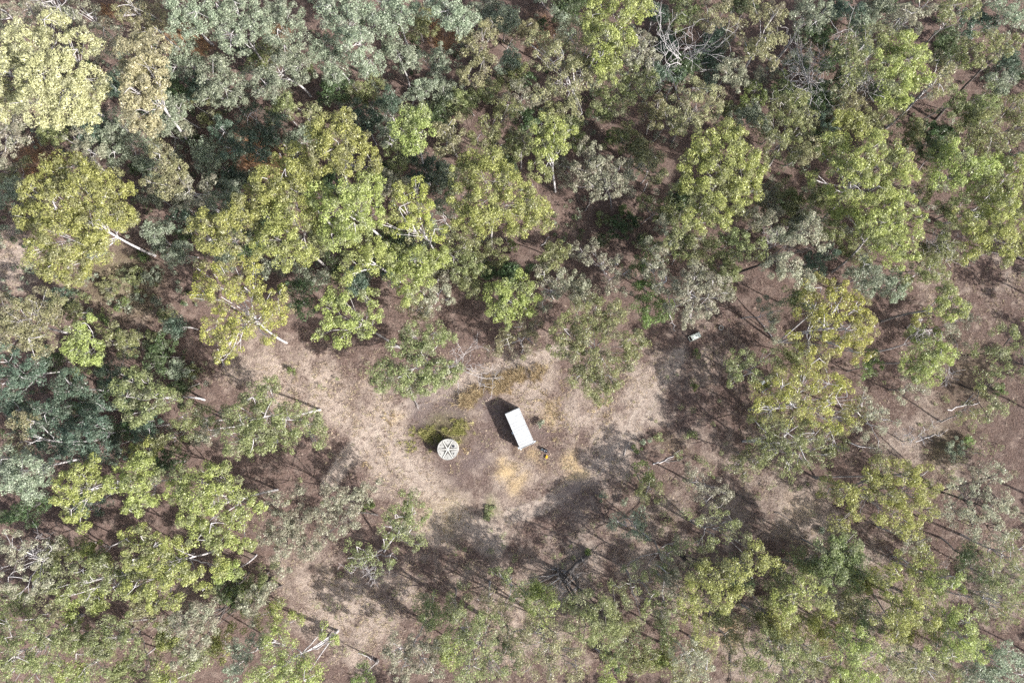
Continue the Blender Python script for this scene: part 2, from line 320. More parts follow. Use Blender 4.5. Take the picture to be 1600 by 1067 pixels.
# ------------------------------------------------------------------ survey of the trees: crown lobes and trunk feet as pixels of the photograph
# kind | top m | crown lobes x,y,r | foot x,y or - | options | landmark phrase or - | look
TREES = '''
P|25|45,75,35 20,120,38 80,40,22 125,80,30 75,125,40 60,165,32 110,160,36 140,130,26 135,180,20 10,170,22|200,206|bw t1.3|huge straw-yellow gum|huge straw-yellow gum with a forking white trunk filling the top left corner
P|22|215,85,28 240,75,23 235,110,26 205,110,18 212,145,26 225,180,26 243,203,14 250,140,14|300,230|bw|slim straw-yellow gum|slim straw-yellow gum with a thin white trunk beside the huge one
S|20|12,22,26 50,12,22 25,55,20|75,75|d.8|-|pale grey wispy gum in the very corner
S|16|15,215,26 28,190,20 8,245,16|52,222|bw|-|pale grey-green gum on a thick white trunk
S|13|135,25,20 165,48,22 162,78,20 185,70,14|-|d.8|-|greyish sparse gum
K|18|205,12,26 237,25,20 225,45,16|-|-|-|khaki-gold gum at the top edge
G|20|285,8,24 312,25,22 275,35,16 300,50,14|332,70|bw|-|blue-green gum with two thin bare stems
G|22|345,15,24 375,15,26 395,42,26 368,62,26 345,42,20|-|-|pale blue-green gum|broad pale blue-green gum near the top edge
G|20|435,48,22 452,22,20 462,52,18 428,18,16|-|-|-|rounded blue-green gum
G|19|450,82,24 470,108,22 440,112,22 415,132,22 396,122,20 430,140,16|-|-|-|blue-green gum with a ragged drooping edge
G|18|335,118,22 355,143,24 327,148,18 345,100,16 372,150,14|-|-|-|soft pale green gum
G|17|508,75,22 528,98,22 495,88,16 520,120,14|-|-|-|blue-green gum of middling size
G|21|520,18,24 548,35,28 560,70,26 578,100,22 555,12,20 590,40,18|-|bw|-|tall dusty blue-green gum
G|20|600,15,26 630,15,22 615,40,18 645,20,14|-|-|-|pale mint gum touching the top edge
G|17|626,84,20 612,72,16 638,98,14|-|-|-|small round mint green gum
G|20|700,14,24 725,32,20 680,20,18 712,45,14|718,56|bw|-|mint gum with dark forked limbs
G|12|250,160,20 262,185,18 280,170,16|-|-|-|dull grey-green gum half in shade
T|13|350,205,20 380,222,20 402,232,22 362,235,18|-|-|-|dark teal gum over rusty grass
T|12|430,200,20 395,185,20 415,215,16|-|-|-|dark teal bushy gum
G|14|285,78,20 300,98,18 275,105,14|-|-|-|muted blue-green gum
G|11|205,230,22 180,238,20 228,222,16|-|-|-|shaded grey-green gum
S|12|150,243,22 122,218,18 135,265,16|-|d.9|-|shaded silvery low gum
K|17|255,245,20 265,268,20 235,286,13 282,265,12 258,292,16 287,288,18 245,228,10|345,333|bw|tan-leaved gum|tan-leaved gum with fine white twigs, dying back
S|15|300,300,24 325,285,16 280,315,18|345,335|d.6|-|thin grey gum, nearly leafless
Y|20|120,265,26 85,260,18 60,300,25 48,340,20 95,320,36 140,300,36 175,298,28 192,340,22 150,350,36 100,370,36 68,395,26 115,422,22 148,392,26 85,420,18|243,400|bw t1.2|domed yellow gum|domed dusty-yellow gum with a thick trunk leaning from its lower right
K|17|10,480,24 40,502,34 70,475,24 58,530,26 20,522,26 86,498,16|105,520|bw|pale khaki gum|pale khaki gum with fine white limbs at the left edge
Y|13|125,518,16 120,545,18 145,552,18 138,505,12|198,542|-|-|small lime gum leaning on a thin brown stem
T|15|10,560,20 10,600,22 42,590,20 62,568,18 20,625,18|-|-|-|dark blue-green gum
T|13|35,640,20 55,662,16 75,648,20 98,660,20|-|-|-|teal gum of rounded clumps
T|14|105,590,18 88,612,16 125,605,16|-|-|-|deep green gum in shade
T|14|130,688,22 150,665,20 110,678,18 157,702,16 140,710,14|-|-|-|bluish grey gum
G|18|15,715,22 42,735,26 47,762,20 20,750,20 70,745,14|-|-|-|blue gum at the left edge
K|15|32,660,16 48,655,12 30,692,18 22,712,10|140,697|bw|-|tan-gold gum on a thin leaning stem
O|15|205,595,20 200,620,20 225,592,14 245,620,22 265,622,16 215,645,18 188,602,13 235,640,14|320,625|bw|-|olive-gold gum of middling size
Y|11|235,700,14 215,706,12 248,692,10|-|-|-|small lime gum
O|12|292,650,22 330,652,22 302,672,18 275,690,14|-|bw d.8|-|thin olive-green gum
O|17|400,620,20 421,603,14 382,650,24 420,650,24 455,655,22 400,685,24 370,690,22 440,690,20 482,660,16 503,668,13 495,690,10|500,640|bw d1.3|wide olive gum|wide olive gum with white forks reaching over the dry grass
S|12|330,672,16 318,690,14 345,655,12|-|bw|-|wispy grey gum with bare white forks
Y|23|510,200,20 535,195,18 498,215,18 530,225,26 560,212,14 512,245,24 545,255,22 575,243,14 588,265,12 540,175,8|548,320|bw|tall lime gum|tall lime gum with a pointed top above the big lime grove
Y|21|440,243,13 465,240,14 452,270,24 480,262,18 415,282,22 393,292,12 430,305,20 462,300,22 488,285,16|520,355|bw|-|bumpy yellow-lime gum
Y|21|385,330,22 360,345,20 322,345,15 302,362,16 330,378,20 362,375,22 405,308,18 372,308,10|382,405|bg|-|yellow-lime gum sticking out of the grove
Y|20|422,342,25 455,330,25 490,340,22 435,375,22 408,380,18 465,380,20 485,405,14 450,405,16|517,424|bg t1.1|-|dense lime gum with a grey trunk slanting out
Y|22|502,308,22 530,330,25 560,308,20 578,285,18 555,350,22 520,368,20 585,340,16 592,302,12 545,300,16|612,388|bw|-|broad lime gum, middle of the grove
Y|18|560,375,20 585,388,18 553,410,16 540,430,13 575,415,14 595,402,10|625,440|bw|-|lime gum at the foot of the grove
M|17|622,300,13 650,300,20 627,328,22 665,330,18 605,350,16 640,358,20 680,360,16|700,425|bw|-|mustard gum with open pale limbs
Y|15|620,405,20 650,410,22 680,410,16 635,435,18 662,432,16 692,398,12 642,460,16 615,430,13|-|bg|-|lime-olive gum with a ragged lower edge
S|11|662,460,17 690,455,13 675,478,15 700,470,10|-|bw|-|dusty grey gum with pale forks
K|17|695,205,17 715,215,15 700,227,17 712,190,10 680,202,12 690,240,10|-|bw|-|tan-topped gum with curly white twigs
Y|18|740,255,20 770,250,18 725,275,22 760,285,26 795,265,13 800,292,20 720,310,20 755,320,25 790,325,25 825,315,20 840,345,18 810,350,20 848,330,12 760,352,18 735,342,16 720,350,12 832,288,13|768,389|bg t1.1|broad lime gum|broad lime gum on a short grey trunk above the clearing
Y|16|845,195,14 862,208,20 887,205,11 850,235,17 870,232,15 840,258,11 850,275,10|868,300|-|-|narrow bright lime gum
Y|18|640,185,16 655,178,17 628,205,16 660,205,16 650,230,14 640,225,14|672,284|bw|slender lime gum|slender lime gum with its thin white stem fully bared
G|11|605,200,12 600,217,10 617,212,9|630,260|bw|-|tiny turquoise gum on a thin stem
O|13|770,195,20 750,212,16 795,168,18 780,228,18 760,240,14|-|-|-|dim olive gum under taller crowns
O|12|820,228,16 805,215,14 815,245,12|-|-|-|dull shaded olive gum
K|16|755,60,20 740,85,18 770,42,16 730,65,15 760,102,16 745,122,13|760,125|bg|brown-olive gum|brown-olive gum with a bare violet fork at its foot
K|17|840,70,18 865,60,18 900,55,22 845,95,14 880,90,22 915,80,18 900,115,22 870,130,16 848,150,16 895,150,18 925,120,16 890,172,11 905,182,9|905,190|bw d.95|golden-khaki gum|golden-khaki gum with arching white limbs
Y|21|925,28,18 945,60,20 960,85,18 940,92,18 975,58,17 935,8,18 970,20,22 1000,14,20 950,118,15 925,50,14|905,130|bw|fresh green gum|fresh green gum with a narrow crown, by the top edge
O|14|990,115,20 960,142,18 1000,140,18 940,157,16 970,165,17 1015,125,13|-|-|-|mid-olive gum
S|13|1010,70,16 990,92,14 1016,95,14 1000,55,12|-|-|-|soft grey gum
S|11|915,230,14 905,265,16 930,265,20 945,255,13 965,270,20 990,265,14 925,295,14 955,295,18 985,287,14 900,290,9 935,240,12|955,325|bg|grey-khaki gum|low grey-khaki gum spreading over bare red ground
K|18|1110,35,16 1130,22,18 1150,45,16 1100,15,16 1145,65,12|-|bg d.8|-|grey-khaki open gum
K|19|1180,20,20 1210,25,20 1200,60,20 1180,82,18 1200,98,13 1220,60,11 1165,75,13|-|-|-|khaki-gold gum
G|18|1265,10,17 1287,18,14 1252,30,16 1275,35,12|-|-|-|pale blue-green gum clipped by the top edge
S|10|1145,110,18 1155,130,13 1130,115,11 1140,92,10|-|d1.3|silver dome tree|small pale silver dome-shaped tree
L|8|1180,143,13 1190,155,9 1168,158,10|-|-|-|small vivid green tree
K|16|1080,142,18 1105,145,16 1085,170,20 1060,165,16 1110,170,16 1080,195,16 1122,152,11 1055,188,10|1050,222|bg|-|khaki-yellow gum on a dark slanting stem
O|17|1320,75,20 1370,58,20 1345,75,14 1330,100,14 1355,95,18 1340,130,13 1312,140,12 1320,120,10|1300,160|bw|-|olive-yellow gum mixed with bare pale limbs
Y|17|1397,70,20 1415,62,13 1385,100,20 1420,95,20 1440,85,13 1400,130,20 1435,120,18 1380,155,13 1415,150,15|1330,175|bg|-|yellow-green gum with tufted clumps
K|16|1465,95,12 1477,118,16 1460,137,15 1480,138,10|1385,200|-|-|tan-gold tufted gum
O|16|1505,80,15 1515,60,10 1497,100,13 1520,95,10|1420,165|bg|-|olive gum with sparse tufts
O|18|1545,65,17 1560,75,16 1540,92,12 1580,75,10 1590,62,8|1462,187|bd|long-stemmed gum|olive gum on a very long dark slanting stem
G|10|1555,130,14 1575,125,12 1565,145,10|-|-|-|dusty blue-green small gum
S|17|1420,25,18 1440,12,18 1400,35,14 1430,45,12|-|-|-|smoky grey gum near the top edge
O|16|1490,10,17 1515,14,15 1480,30,11|-|-|-|olive gum cut by the top edge
O|15|1215,165,16 1240,160,18 1260,185,16 1230,190,20 1200,182,11 1245,212,13 1215,222,16 1265,205,9 1235,240,13 1205,242,13|1200,262|bg|-|olive-yellow gum with flat layered clumps
Y|16|1130,205,16 1155,215,13 1105,225,20 1140,235,20 1170,245,16 1085,255,20 1120,260,20 1155,270,22 1185,270,15 1190,290,10|1100,325|bg|-|big yellow-olive gum, upper half of a double crown
Y|15|1080,285,20 1110,295,20 1145,300,20 1175,300,15 1060,290,11 1090,320,16 1120,330,18 1150,325,13 1075,340,13 1100,350,13 1130,350,10|1090,332|bg|-|big yellow-olive gum, lower half of a double crown
O|11|1050,330,18 1065,355,20 1090,377,18 1110,390,16 1080,402,13 1045,380,12|-|-|-|mid-green shaded gum
Y|12|1330,190,16 1345,202,13 1313,186,11 1305,202,9|-|bg|-|small round yellow-green gum
Y|18|1305,225,18 1285,240,10 1320,250,18 1370,225,18 1350,240,13 1400,235,13 1405,255,18 1340,270,20 1370,265,20 1305,268,13 1270,280,10 1400,285,20 1425,272,12 1330,292,18 1365,295,20 1295,302,11|1285,345|bw t1.1|tufted green gum|big bright gum of separate green tufts with a pale fork
Y|16|1310,320,20 1350,330,20 1385,320,20 1415,318,18 1435,340,11 1370,350,20 1400,350,18 1420,372,16 1395,385,18 1370,382,13 1400,410,15 1425,400,10 1345,355,13|1300,425|bg|-|bright yellow-green gum with a ragged edge
O|16|1545,190,18 1580,170,22 1595,200,18 1505,215,20 1540,225,20 1570,225,16 1520,240,14|-|bg|-|dense olive gum
Y|16|1470,245,18 1500,252,20 1465,280,13 1500,290,15 1530,265,20 1560,260,18 1485,225,12|-|bg|-|yellow-olive gum with layered clumps
Y|17|1590,260,18 1540,300,18 1580,300,20 1560,330,20 1595,340,18 1530,340,17|-|bw|-|vivid yellow-green gum at the right edge
Y|16|1530,380,20 1560,372,20 1590,380,20 1570,400,13 1510,400,11 1520,362,15 1500,340,12|1600,405|bd|-|dense lime gum over open red ground
S|16|1240,385,15 1260,365,18 1285,380,13 1215,365,13 1205,420,18 1235,425,18 1257,440,16 1220,400,13 1270,345,13|1150,427|bd t1.1|half-bare gum|half-bare grey-green gum leaning on a dark trunk
O|13|1290,360,16 1300,340,13 1270,328,11 1310,355,9|-|-|-|thin olive gum
S|12|1085,430,18 1110,440,18 1130,435,11 1075,460,20 1105,465,20 1135,460,13 1085,490,16 1110,487,11 1072,505,12|1050,480|bw d1.1|khaki-grey gum|khaki-grey fine-leaved gum over the pale trough
S|12|1020,420,18 1040,440,18 1050,468,17 1035,405,12|-|-|-|dusty grey-khaki gum
L|9|1000,430,18 1010,455,18 1020,490,18 1042,485,14 1000,475,12|-|-|-|leafy green tree in light shade
S|9|1195,475,13 1210,487,13 1200,505,9 1205,525,12|-|d.9|-|slim grey tree of three tufts
M|15|1280,450,20 1310,450,13 1265,480,20 1300,480,22 1335,480,18 1352,500,13 1366,511,12 1285,510,20 1320,515,20 1345,530,18 1300,540,15 1330,550,13 1260,550,13 1275,560,15 1240,522,10 1358,558,7|1215,535|bw|round-backed gum|broad olive-gold gum with white forks showing through its left side
G|13|1345,415,16 1365,430,16 1350,450,13 1377,450,11 1330,430,11|-|-|-|light mint gum
O|10|1430,430,16 1455,425,20 1475,435,11 1420,442,11 1465,410,13|-|bw d.8|-|thin dull olive gum
Y|15|1480,465,16 1500,480,13 1465,480,11 1485,490,11 1477,453,9|1378,502|bg|lone round gum|lone round lime gum on a long thin stem
Y|8|1435,498,9 1445,490,6|1418,512|-|-|tiny lime sapling
Y|12|1430,560,18 1460,550,18 1477,555,13 1450,575,18 1440,592,11 1415,575,9|1375,566|bg|twin-stemmed lime gum|oval lime gum beneath the leaning dead limb
L|7|1425,525,10 1450,520,13 1440,535,9|-|-|-|dark leafy low tree
L|8|1360,560,11 1350,577,12 1368,575,9|-|-|-|small dark green tree
O|11|1570,525,18 1590,570,18 1560,560,15 1530,545,13 1595,540,13|-|bd d.6|-|thin dim olive gum at the right edge
O|12|1160,560,15 1200,560,15 1170,582,17 1150,570,12 1195,592,13 1140,590,10|-|bg d.8|-|loose olive gum
M|12|1190,612,16 1220,600,20 1255,595,20 1290,600,20 1315,620,20 1335,650,13 1200,640,20 1235,635,22 1275,640,22 1310,655,18|1170,640|bw|broad olive-gold gum|broad olive-gold gum, upper of the two below the round-backed one
O|11|1190,670,18 1225,675,20 1265,675,20 1300,685,18 1210,705,18 1250,710,18 1285,710,15 1185,700,11 1230,735,11 1180,722,9|1160,690|bw|-|olive-gold gum merging into its upper neighbour
S|12|1345,620,16 1365,640,16 1350,665,18 1382,660,16 1365,687,15|1320,640|bw d.5|-|silvery half-dead gum of fine twigs
O|10|1540,600,12 1555,590,10 1545,630,12 1560,640,10 1540,652,9|1500,600|bd d.6|-|spindly green gum of small tufts
S|10|1420,600,11 1440,612,11 1412,618,9|-|bg d.6|-|sparse silver sapling
O|9|1510,640,10 1495,655,8 1530,615,8|1470,660|bg d.6|-|spindly sapling
Y|17|105,760,20 130,740,18 95,780,13 145,725,11 115,795,16 150,762,16 130,815,12|-|bw|-|yellow-green gum of thick clumps
Y|16|185,750,18 220,730,18 210,765,20 240,750,16 205,795,16 225,715,11 235,780,11|300,745|bw|-|yellow-lime gum with a knobbly crown
Y|17|290,745,18 320,735,14 345,745,18 275,765,18 305,775,22 340,780,20 370,765,16 395,785,13 300,805,20 335,815,20 370,810,16 315,840,18 350,842,18 385,850,13 405,790,8|433,765|bw t1.1|thick lime gum|thick lime gum with white trunk end poking out at its upper right
Y|16|200,840,13 225,835,13 245,850,16 215,870,20 245,880,20 275,855,16 250,915,18 215,915,20 280,900,18 240,940,13 270,940,13 310,900,13 340,885,13 320,920,11|355,850|bw|-|wide lime gum with pale trunk breaks
O|15|195,890,18 165,880,13 130,890,18 150,905,18 110,915,13 95,930,11 180,915,20 140,935,11 75,920,11|230,890|bw|-|ragged olive-lime gum
S|15|20,850,22 50,870,22 15,900,22 60,910,18 85,850,11 35,930,14|115,858|bw d.55 t1.1|wispy mauve gum|wispy mauve-grey gum with long bare branches
O|16|20,990,20 55,980,18 80,990,16 30,1020,22 70,1020,20 20,1050,20 60,1050,20 95,1040,13 5,970,14|130,960|bw|bottom-corner gum|olive-yellow gum filling the bottom left corner
O|12|150,1000,16 180,990,16 205,1000,13 215,1025,13 235,1042,17 190,967,12 170,975,12|-|bg|-|olive gum with a broken outline
O|12|120,1020,13 150,1035,16 130,1052,16 165,1052,13|-|bw d.5|-|near-leafless gum with tangled pale twigs
S|15|265,975,14 290,960,16 320,950,16 300,985,18 330,985,13 310,1010,18 285,1007,11 280,1037,9 325,965,12|425,903|bd|silver gum|silver-leaved gum on a crooked black trunk
S|12|400,935,17 385,942,13 420,925,13 395,965,11|440,915|bd|-|small grey-green gum on a black stem
G|11|380,1010,18 400,1000,13 370,1035,13 360,1052,12|-|d.8|-|grey-green low gum
Y|14|430,1005,18 425,1040,20 460,1030,18 480,1055,18 400,1060,13 450,1062,14 505,985,8 520,1000,7|528,985|bw d.9|-|loose bright lime gum at the bottom edge
S|12|430,785,18 465,770,11 440,820,22 470,810,18 450,850,20 480,855,16 415,840,11 440,880,14|455,812|bd d1.3|beige gum|beige-grey gum with dusty fine leaves
S|13|520,775,18 550,780,16 575,770,13 510,800,16 540,810,18 505,840,16 590,760,9|590,805|bd d1.3|-|silver-grey gum with a black trunk foot
O|12|640,775,13 620,800,16 650,800,16 610,820,13 640,830,18 665,805,9 600,840,11 650,850,11|600,862|bw d1.05|curly-limbed gum|olive-grey gum with curly pale limbs and a white stub
O|10|560,850,13 590,860,13 570,880,13 545,870,11 600,892,11 622,872,11|-|bw d.5|-|very sparse gum with curly white limbs
S|12|625,1010,20 650,1000,16 660,1030,20 630,1045,18 682,1010,13 680,1052,11 610,1022,12|665,965|bw d1.05|pale feathery gum|pale feathery grey-green gum at the bottom edge
L|8|565,1050,10 577,1062,9 555,1062,8|590,1030|-|-|small lime tree by a dark stump
O|13|720,975,18 745,960,13 715,1000,18 745,1000,20 740,1035,20 770,1040,18 770,980,13 725,1055,12|-|bg|-|olive-green gum
K|12|800,985,16 840,980,18 870,990,16 855,1012,18 890,1012,14 900,1040,18 860,1045,16 815,1010,14 825,1045,12|-|bg|-|golden-olive gum
O|13|905,940,18 930,935,13 945,960,18 915,975,20 950,990,16 970,985,9 885,960,13 930,1005,11|869,888|bd t1.1|-|olive-yellow gum behind the dark fallen tree
O|8|800,900,11 780,895,9 820,915,11 810,932,11 790,945,10|-|bw d.6|-|thin low gum of pale leaves
O|11|985,925,13 1000,945,16 965,915,11 1018,905,12 1015,930,10|-|bg d.5|-|pale thin olive gum
S|10|1085,750,13 1110,760,13 1130,770,11 1100,782,13 1078,738,11 1125,790,10|-|bg d.8|-|grey-green light gum
O|12|1080,810,14 1110,820,18 1140,810,13 1150,832,13 1120,852,13 1085,850,13 1162,852,12|-|bg d.45|-|loose olive-yellow gum
Y|13|1180,870,16 1205,880,13 1090,890,18 1120,900,18 1150,890,16 1100,930,20 1135,935,18 1075,940,13 1160,930,11 1080,970,13 1105,985,15|1060,865|bd d.8|long yellow gum|long yellow-olive gum with a mauve trunk at its upper left
S|12|1080,1010,14 1100,1040,14 1078,1045,13 1060,1020,12|-|d.9|-|pale grey-olive gum at the bottom edge
O|8|1150,725,11 1175,715,13 1160,740,9|-|-|-|low yellow-olive gum
Y|13|1290,760,13 1320,770,13 1345,775,11 1360,745,12 1380,735,16 1410,740,16 1440,740,13 1455,765,11 1385,770,18 1420,775,18 1445,795,13 1400,805,18 1370,812,11 1425,830,13 1310,820,11 1340,800,11|1270,745|bg|stretched yellow gum|stretched yellow-green gum with gaps, above pale grass
S|9|1420,845,15 1445,850,11 1405,830,9|-|-|-|pale silver-green low gum
O|10|1290,865,20 1320,855,18 1335,880,16 1300,895,18 1330,910,13 1280,885,11 1315,875,18|-|d1.7 bg|feathery round tree|feathery round olive tree with dense fine leaves
S|13|1540,745,18 1560,740,13 1500,770,16 1530,790,20 1560,780,18 1590,800,13 1480,800,13 1510,820,18 1545,830,18 1580,840,12|1465,768|bd d.8|dark-trunked grey gum|grey-olive gum leaning out on a straight dark trunk
Y|13|1380,905,13 1400,920,16 1430,930,16 1410,950,16 1380,960,13 1440,960,18 1460,980,13 1400,985,13|1345,897|bg|-|yellow-green gum on a forked grey trunk
Y|10|1490,900,9 1480,915,11 1455,900,9 1502,915,8|-|bw d.7|-|spotty lime gum with white twigs
O|11|1560,930,13 1590,940,13 1570,960,13 1540,960,11 1525,940,9|-|bw d.8|-|spotty yellow-olive gum
Y|13|1480,960,15 1510,970,16 1500,1000,18 1530,1010,16 1480,1020,13 1460,1010,11|1420,930|bw|-|golden-lime gum of round clumps
Y|12|1240,935,13 1265,925,16 1290,935,11 1230,960,13 1215,935,9 1300,950,9|-|bg|-|flat yellow-green gum
O|13|1200,1000,16 1230,1010,16 1180,1020,16 1215,1040,18 1250,1040,18 1260,1010,13 1290,1030,13 1190,1055,13 1240,1060,14|-|bg|-|wide yellow-olive gum by the bottom edge
Y|12|1310,990,13 1340,1000,13 1360,1020,16 1320,1025,13 1350,1050,16 1310,1055,11|-|bg|-|yellow-green tufted gum
K|12|1400,1020,16 1430,1040,16 1390,1050,16 1460,1050,13 1440,1015,11|-|bw|-|khaki-green gum with bare white forks
G|13|1540,1030,18 1570,1020,16 1590,1050,18 1560,1057,13|-|bw|-|blue-grey gum in the bottom right corner
O|12|1570,870,16 1590,850,13 1550,890,11 1590,890,12|-|bw d.8|-|olive-grey gum by the right edge
O|13|650,525,16 680,520,13 700,530,11 622,540,13 600,580,16 625,590,16 650,575,16 680,580,16 640,607,13 670,602,13 700,590,11 590,600,11 712,572,10 660,552,14|690,565|bw d1.75|sprawling olive gum|sprawling olive gum at the clearing's upper edge
M|17|310,420,13 340,430,20 370,420,18 400,412,13 320,455,20 350,465,22 385,450,20 420,470,20 440,460,11 440,490,16 410,500,20 345,500,22 380,510,20 365,535,18 340,540,15 350,562,10 420,528,13 330,520,14|448,536|bw t1.1|mustard-yellow gum|mustard-yellow gum full of bare white twigs
Y|15|510,480,13 525,462,13 540,470,13 575,465,13 585,490,11 545,500,16 570,510,13 535,530,13 512,505,12 500,525,9|624,543|bg|-|lime gum leaning on a pale grey trunk
O|11|710,400,15 735,410,15 755,425,11 720,430,15|-|-|-|shaded olive gum
Y|12|775,460,16 790,445,13 815,435,11 825,455,13 800,475,18 775,485,15 820,480,13 835,470,10 790,502,11|-|-|-|lime-olive gum with a cupped crown
S|10|850,425,13 870,435,16 860,455,16 880,450,11 845,475,12|-|bw|-|light silver-green tree
S|10|905,390,15 925,385,13 940,410,13 965,415,13 975,430,11 955,445,15 980,455,11 910,410,13|-|bw d.8|-|ashy silver tree with a broken outline
K|10|815,510,13 840,500,11 790,530,13 770,547,11 830,530,13 815,552,11|-|-|-|tan-olive low gum at the track's edge
O|13|900,490,15 930,480,13 960,490,15 880,515,15 915,520,18 950,520,15 985,530,13 870,545,11 900,555,15 940,560,15 975,565,13 1000,545,11 900,590,13 930,600,15 955,595,13 940,620,11 920,580,12|925,553|bg d1.6|airy olive gum|airy olive gum by the clearing with its grey fork showing
G|7|990,820,15 1000,808,11 965,815,11 1003,832,10|-|d.9|-|soft blue-green small wattle
L|5|1010,740,11 1000,725,8 1022,752,8|-|-|-|low green sapling
O|7|1000,770,11 1015,765,12 1030,772,11|-|-|-|low olive gum
O|9|1010,880,13 980,880,9 1040,865,15 1060,850,13 1050,890,11 1035,890,9|-|d.5|-|dim olive gum
'''
DEAD = '''
17|1045,70,10 1062,55,10 1075,50,10 1100,75,10 1045,100,10|1062,128|w|forked bare tree|tall dead tree with bare white branches fanning up
16|1232,60,10 1262,75,12 1240,100,12 1285,90,12 1222,128,10 1275,120,10|1262,150|w|spreading bare tree|dead tree with a spreading fan of bare white branches
12|1350,115,12 1335,125,10 1370,115,12 1358,140,10|1320,165|w|-|leafless pale branches between two yellow-olive gums
11|1450,365,12 1470,375,12 1480,395,12 1440,395,8|1425,405|w|-|small dead tree with white twigs over red ground
10|1440,515,8 1465,520,8 1498,532,6|1372,549|w|leaning dead limb|long leaning dead tree with a white forked tip
19|70,5,10 85,2,10 98,8,10|108,30|w|-|bare tree with a dark foot and white forks
7|1440,672,8 1455,685,8 1425,690,6|1410,690|w|-|dead sapling of fine pale twigs
7|1390,872,10 1378,885,10 1395,895,8|1408,900|w|-|curled pale dead limb cluster
9|745,560,8 760,570,8 735,585,8 720,555,8|692,572|w|-|splayed bare white branches of a dead tree
8|1200,365,10 1235,345,12 1260,380,10|1180,405|w|-|pale bare forks rising from a dark trunk
9|555,885,8 575,905,10 590,920,8|585,880|w|-|dead grey limbs curling over brown litter
9|60,850,12 30,835,12 15,870,12|112,866|w|-|long bare mauve branches
8|1470,890,10 1490,905,10 1500,880,8|1440,905|w|-|bare white branching limbs
8|870,905,10 845,925,8 890,925,8|905,900|g|-|bare grey branches beside the fallen tree
'''
SHRUBS = '''
D|255,545,20,3.2|dark glossy round shrub
D|215,262,18,3|dark green shrub
L|75,213,13,2.5|bright green shrub
L|482,113,10,3|vivid green shrub
D|735,155,15,3.5|teal-dark shrub
D|762,150,14,3.5|dark shrub
D|605,268,17,4|dark green bushy shrub
D|615,290,15,4|dark green shrub
D|825,130,15,4|dark shaded shrub
D|1040,38,18,4|dark shrub
D|1062,62,16,4|dark shrub
D|1270,52,16,4|dark green bushy shrub
D|1290,48,12,3|dark green shrub
D|650,72,13,3|dark shaded shrub
D|962,358,20,3.5|leafy dark green bush
D|985,350,17,3.5|leafy dark green bush
D|940,376,14,3|leafy dark bush
D|1000,376,15,3|dark green bush
D|760,425,14,3|dark shrub in shade
L|800,385,10,2|green shrub
L|395,662,7,1.2|small green bush
L|455,580,6,1|small yellow-green bush
D|705,300,14,3|dark shaded shrub
L|197,472,7,1.2|bright little green bush
L|183,484,6,1.2|bright little green bush
G|246,470,10,1.6|grey-green rounded bush
G|220,465,9,1.4|grey-green bush
L|165,500,10,2|green bush
L|190,522,9,2|green bush
L|225,400,8,1.5|pale green bush
G|155,395,16,2.4|grey-green scrub bush
O|210,430,18,1.8|sprawling straw-green bush
O|170,450,18,1.8|sprawling straw-green bush
O|262,498,16,1.8|straw-green bush
O|235,530,14,2.2|grey-olive bush
D|285,590,12,2|dark green bush
O|300,585,16,2|dull olive bush
L|160,575,14,3|deep green bush
L|120,640,13,3|green shrub
D|170,612,13,3|dark shrub
G|175,690,16,3|grey-green shrub
G|220,675,12,2|grey shrub
L|60,785,13,2.5|lime shrub
D|15,805,16,3|dark shrub
L|378,905,12,2|dark green low shrub
L|575,790,13,2.5|green shrub amid silver leaves
D|965,1032,15,2.5|dark leafy shrub
D|948,1022,11,2|dark leafy shrub
L|1088,552,7,1.2|small green bush
L|1085,600,10,1.4|grey-green low bush
O|1078,680,9,1.2|straw-green low bush
O|1030,682,7,1|straw-green low bush
L|995,700,8,1.2|low green bush
G|845,663,5,.9|small dark green tuft
G|940,775,8,1|grey-green small bush
G|975,782,8,1|grey-green small bush
O|765,800,12,.5|flat olive-green patch plant
G|1010,690,8,1.2|small silvery bush
L|918,862,4,1|tiny vivid green sprig
G|1490,702,17,2|grey-green spreading bush
L|1510,690,11,1.5|green bush
L|1560,610,12,1.5|green bush
G|1285,828,6,.8|small silvery bush
G|1232,900,9,1.3|dark green small bush
L|1270,155,12,2.5|deep green shrub
D|1290,195,14,3|dark green shrub
D|1275,215,13,3|dark teal shrub
L|975,330,11,2|green shrub
O|940,340,12,1.5|dull olive scrub
D|1215,320,12,2.5|dark green shrub
D|1000,230,12,2|dark green shrub
L|955,215,12,2|green shrub
D|510,155,15,3.5|dark shaded shrub
D|600,165,14,3|dark shaded shrub
D|485,205,14,3|dark shrub
G|540,165,14,3|grey-green shrub in shade
G|455,225,12,2.5|teal shrub by rusty grass
D|300,215,15,3|dark teal shrub
D|320,240,14,3|dark shrub
D|335,280,12,2.5|dark green shrub
D|290,370,14,3|dark shaded shrub
G|255,385,15,2.5|grey shrub
G|240,435,16,2|dark grey-green shrub
D|850,40,12,3|dark shrub
D|1305,20,14,3.5|dark shaded shrub
D|1330,45,14,3.5|dark shaded shrub
D|1390,10,14,3.5|dark shaded shrub
D|1470,60,13,3|dark shaded shrub
D|1590,120,13,2.5|dark green shrub
L|1550,160,11,2|green shrub
D|1450,200,12,2|dark shrub
'''
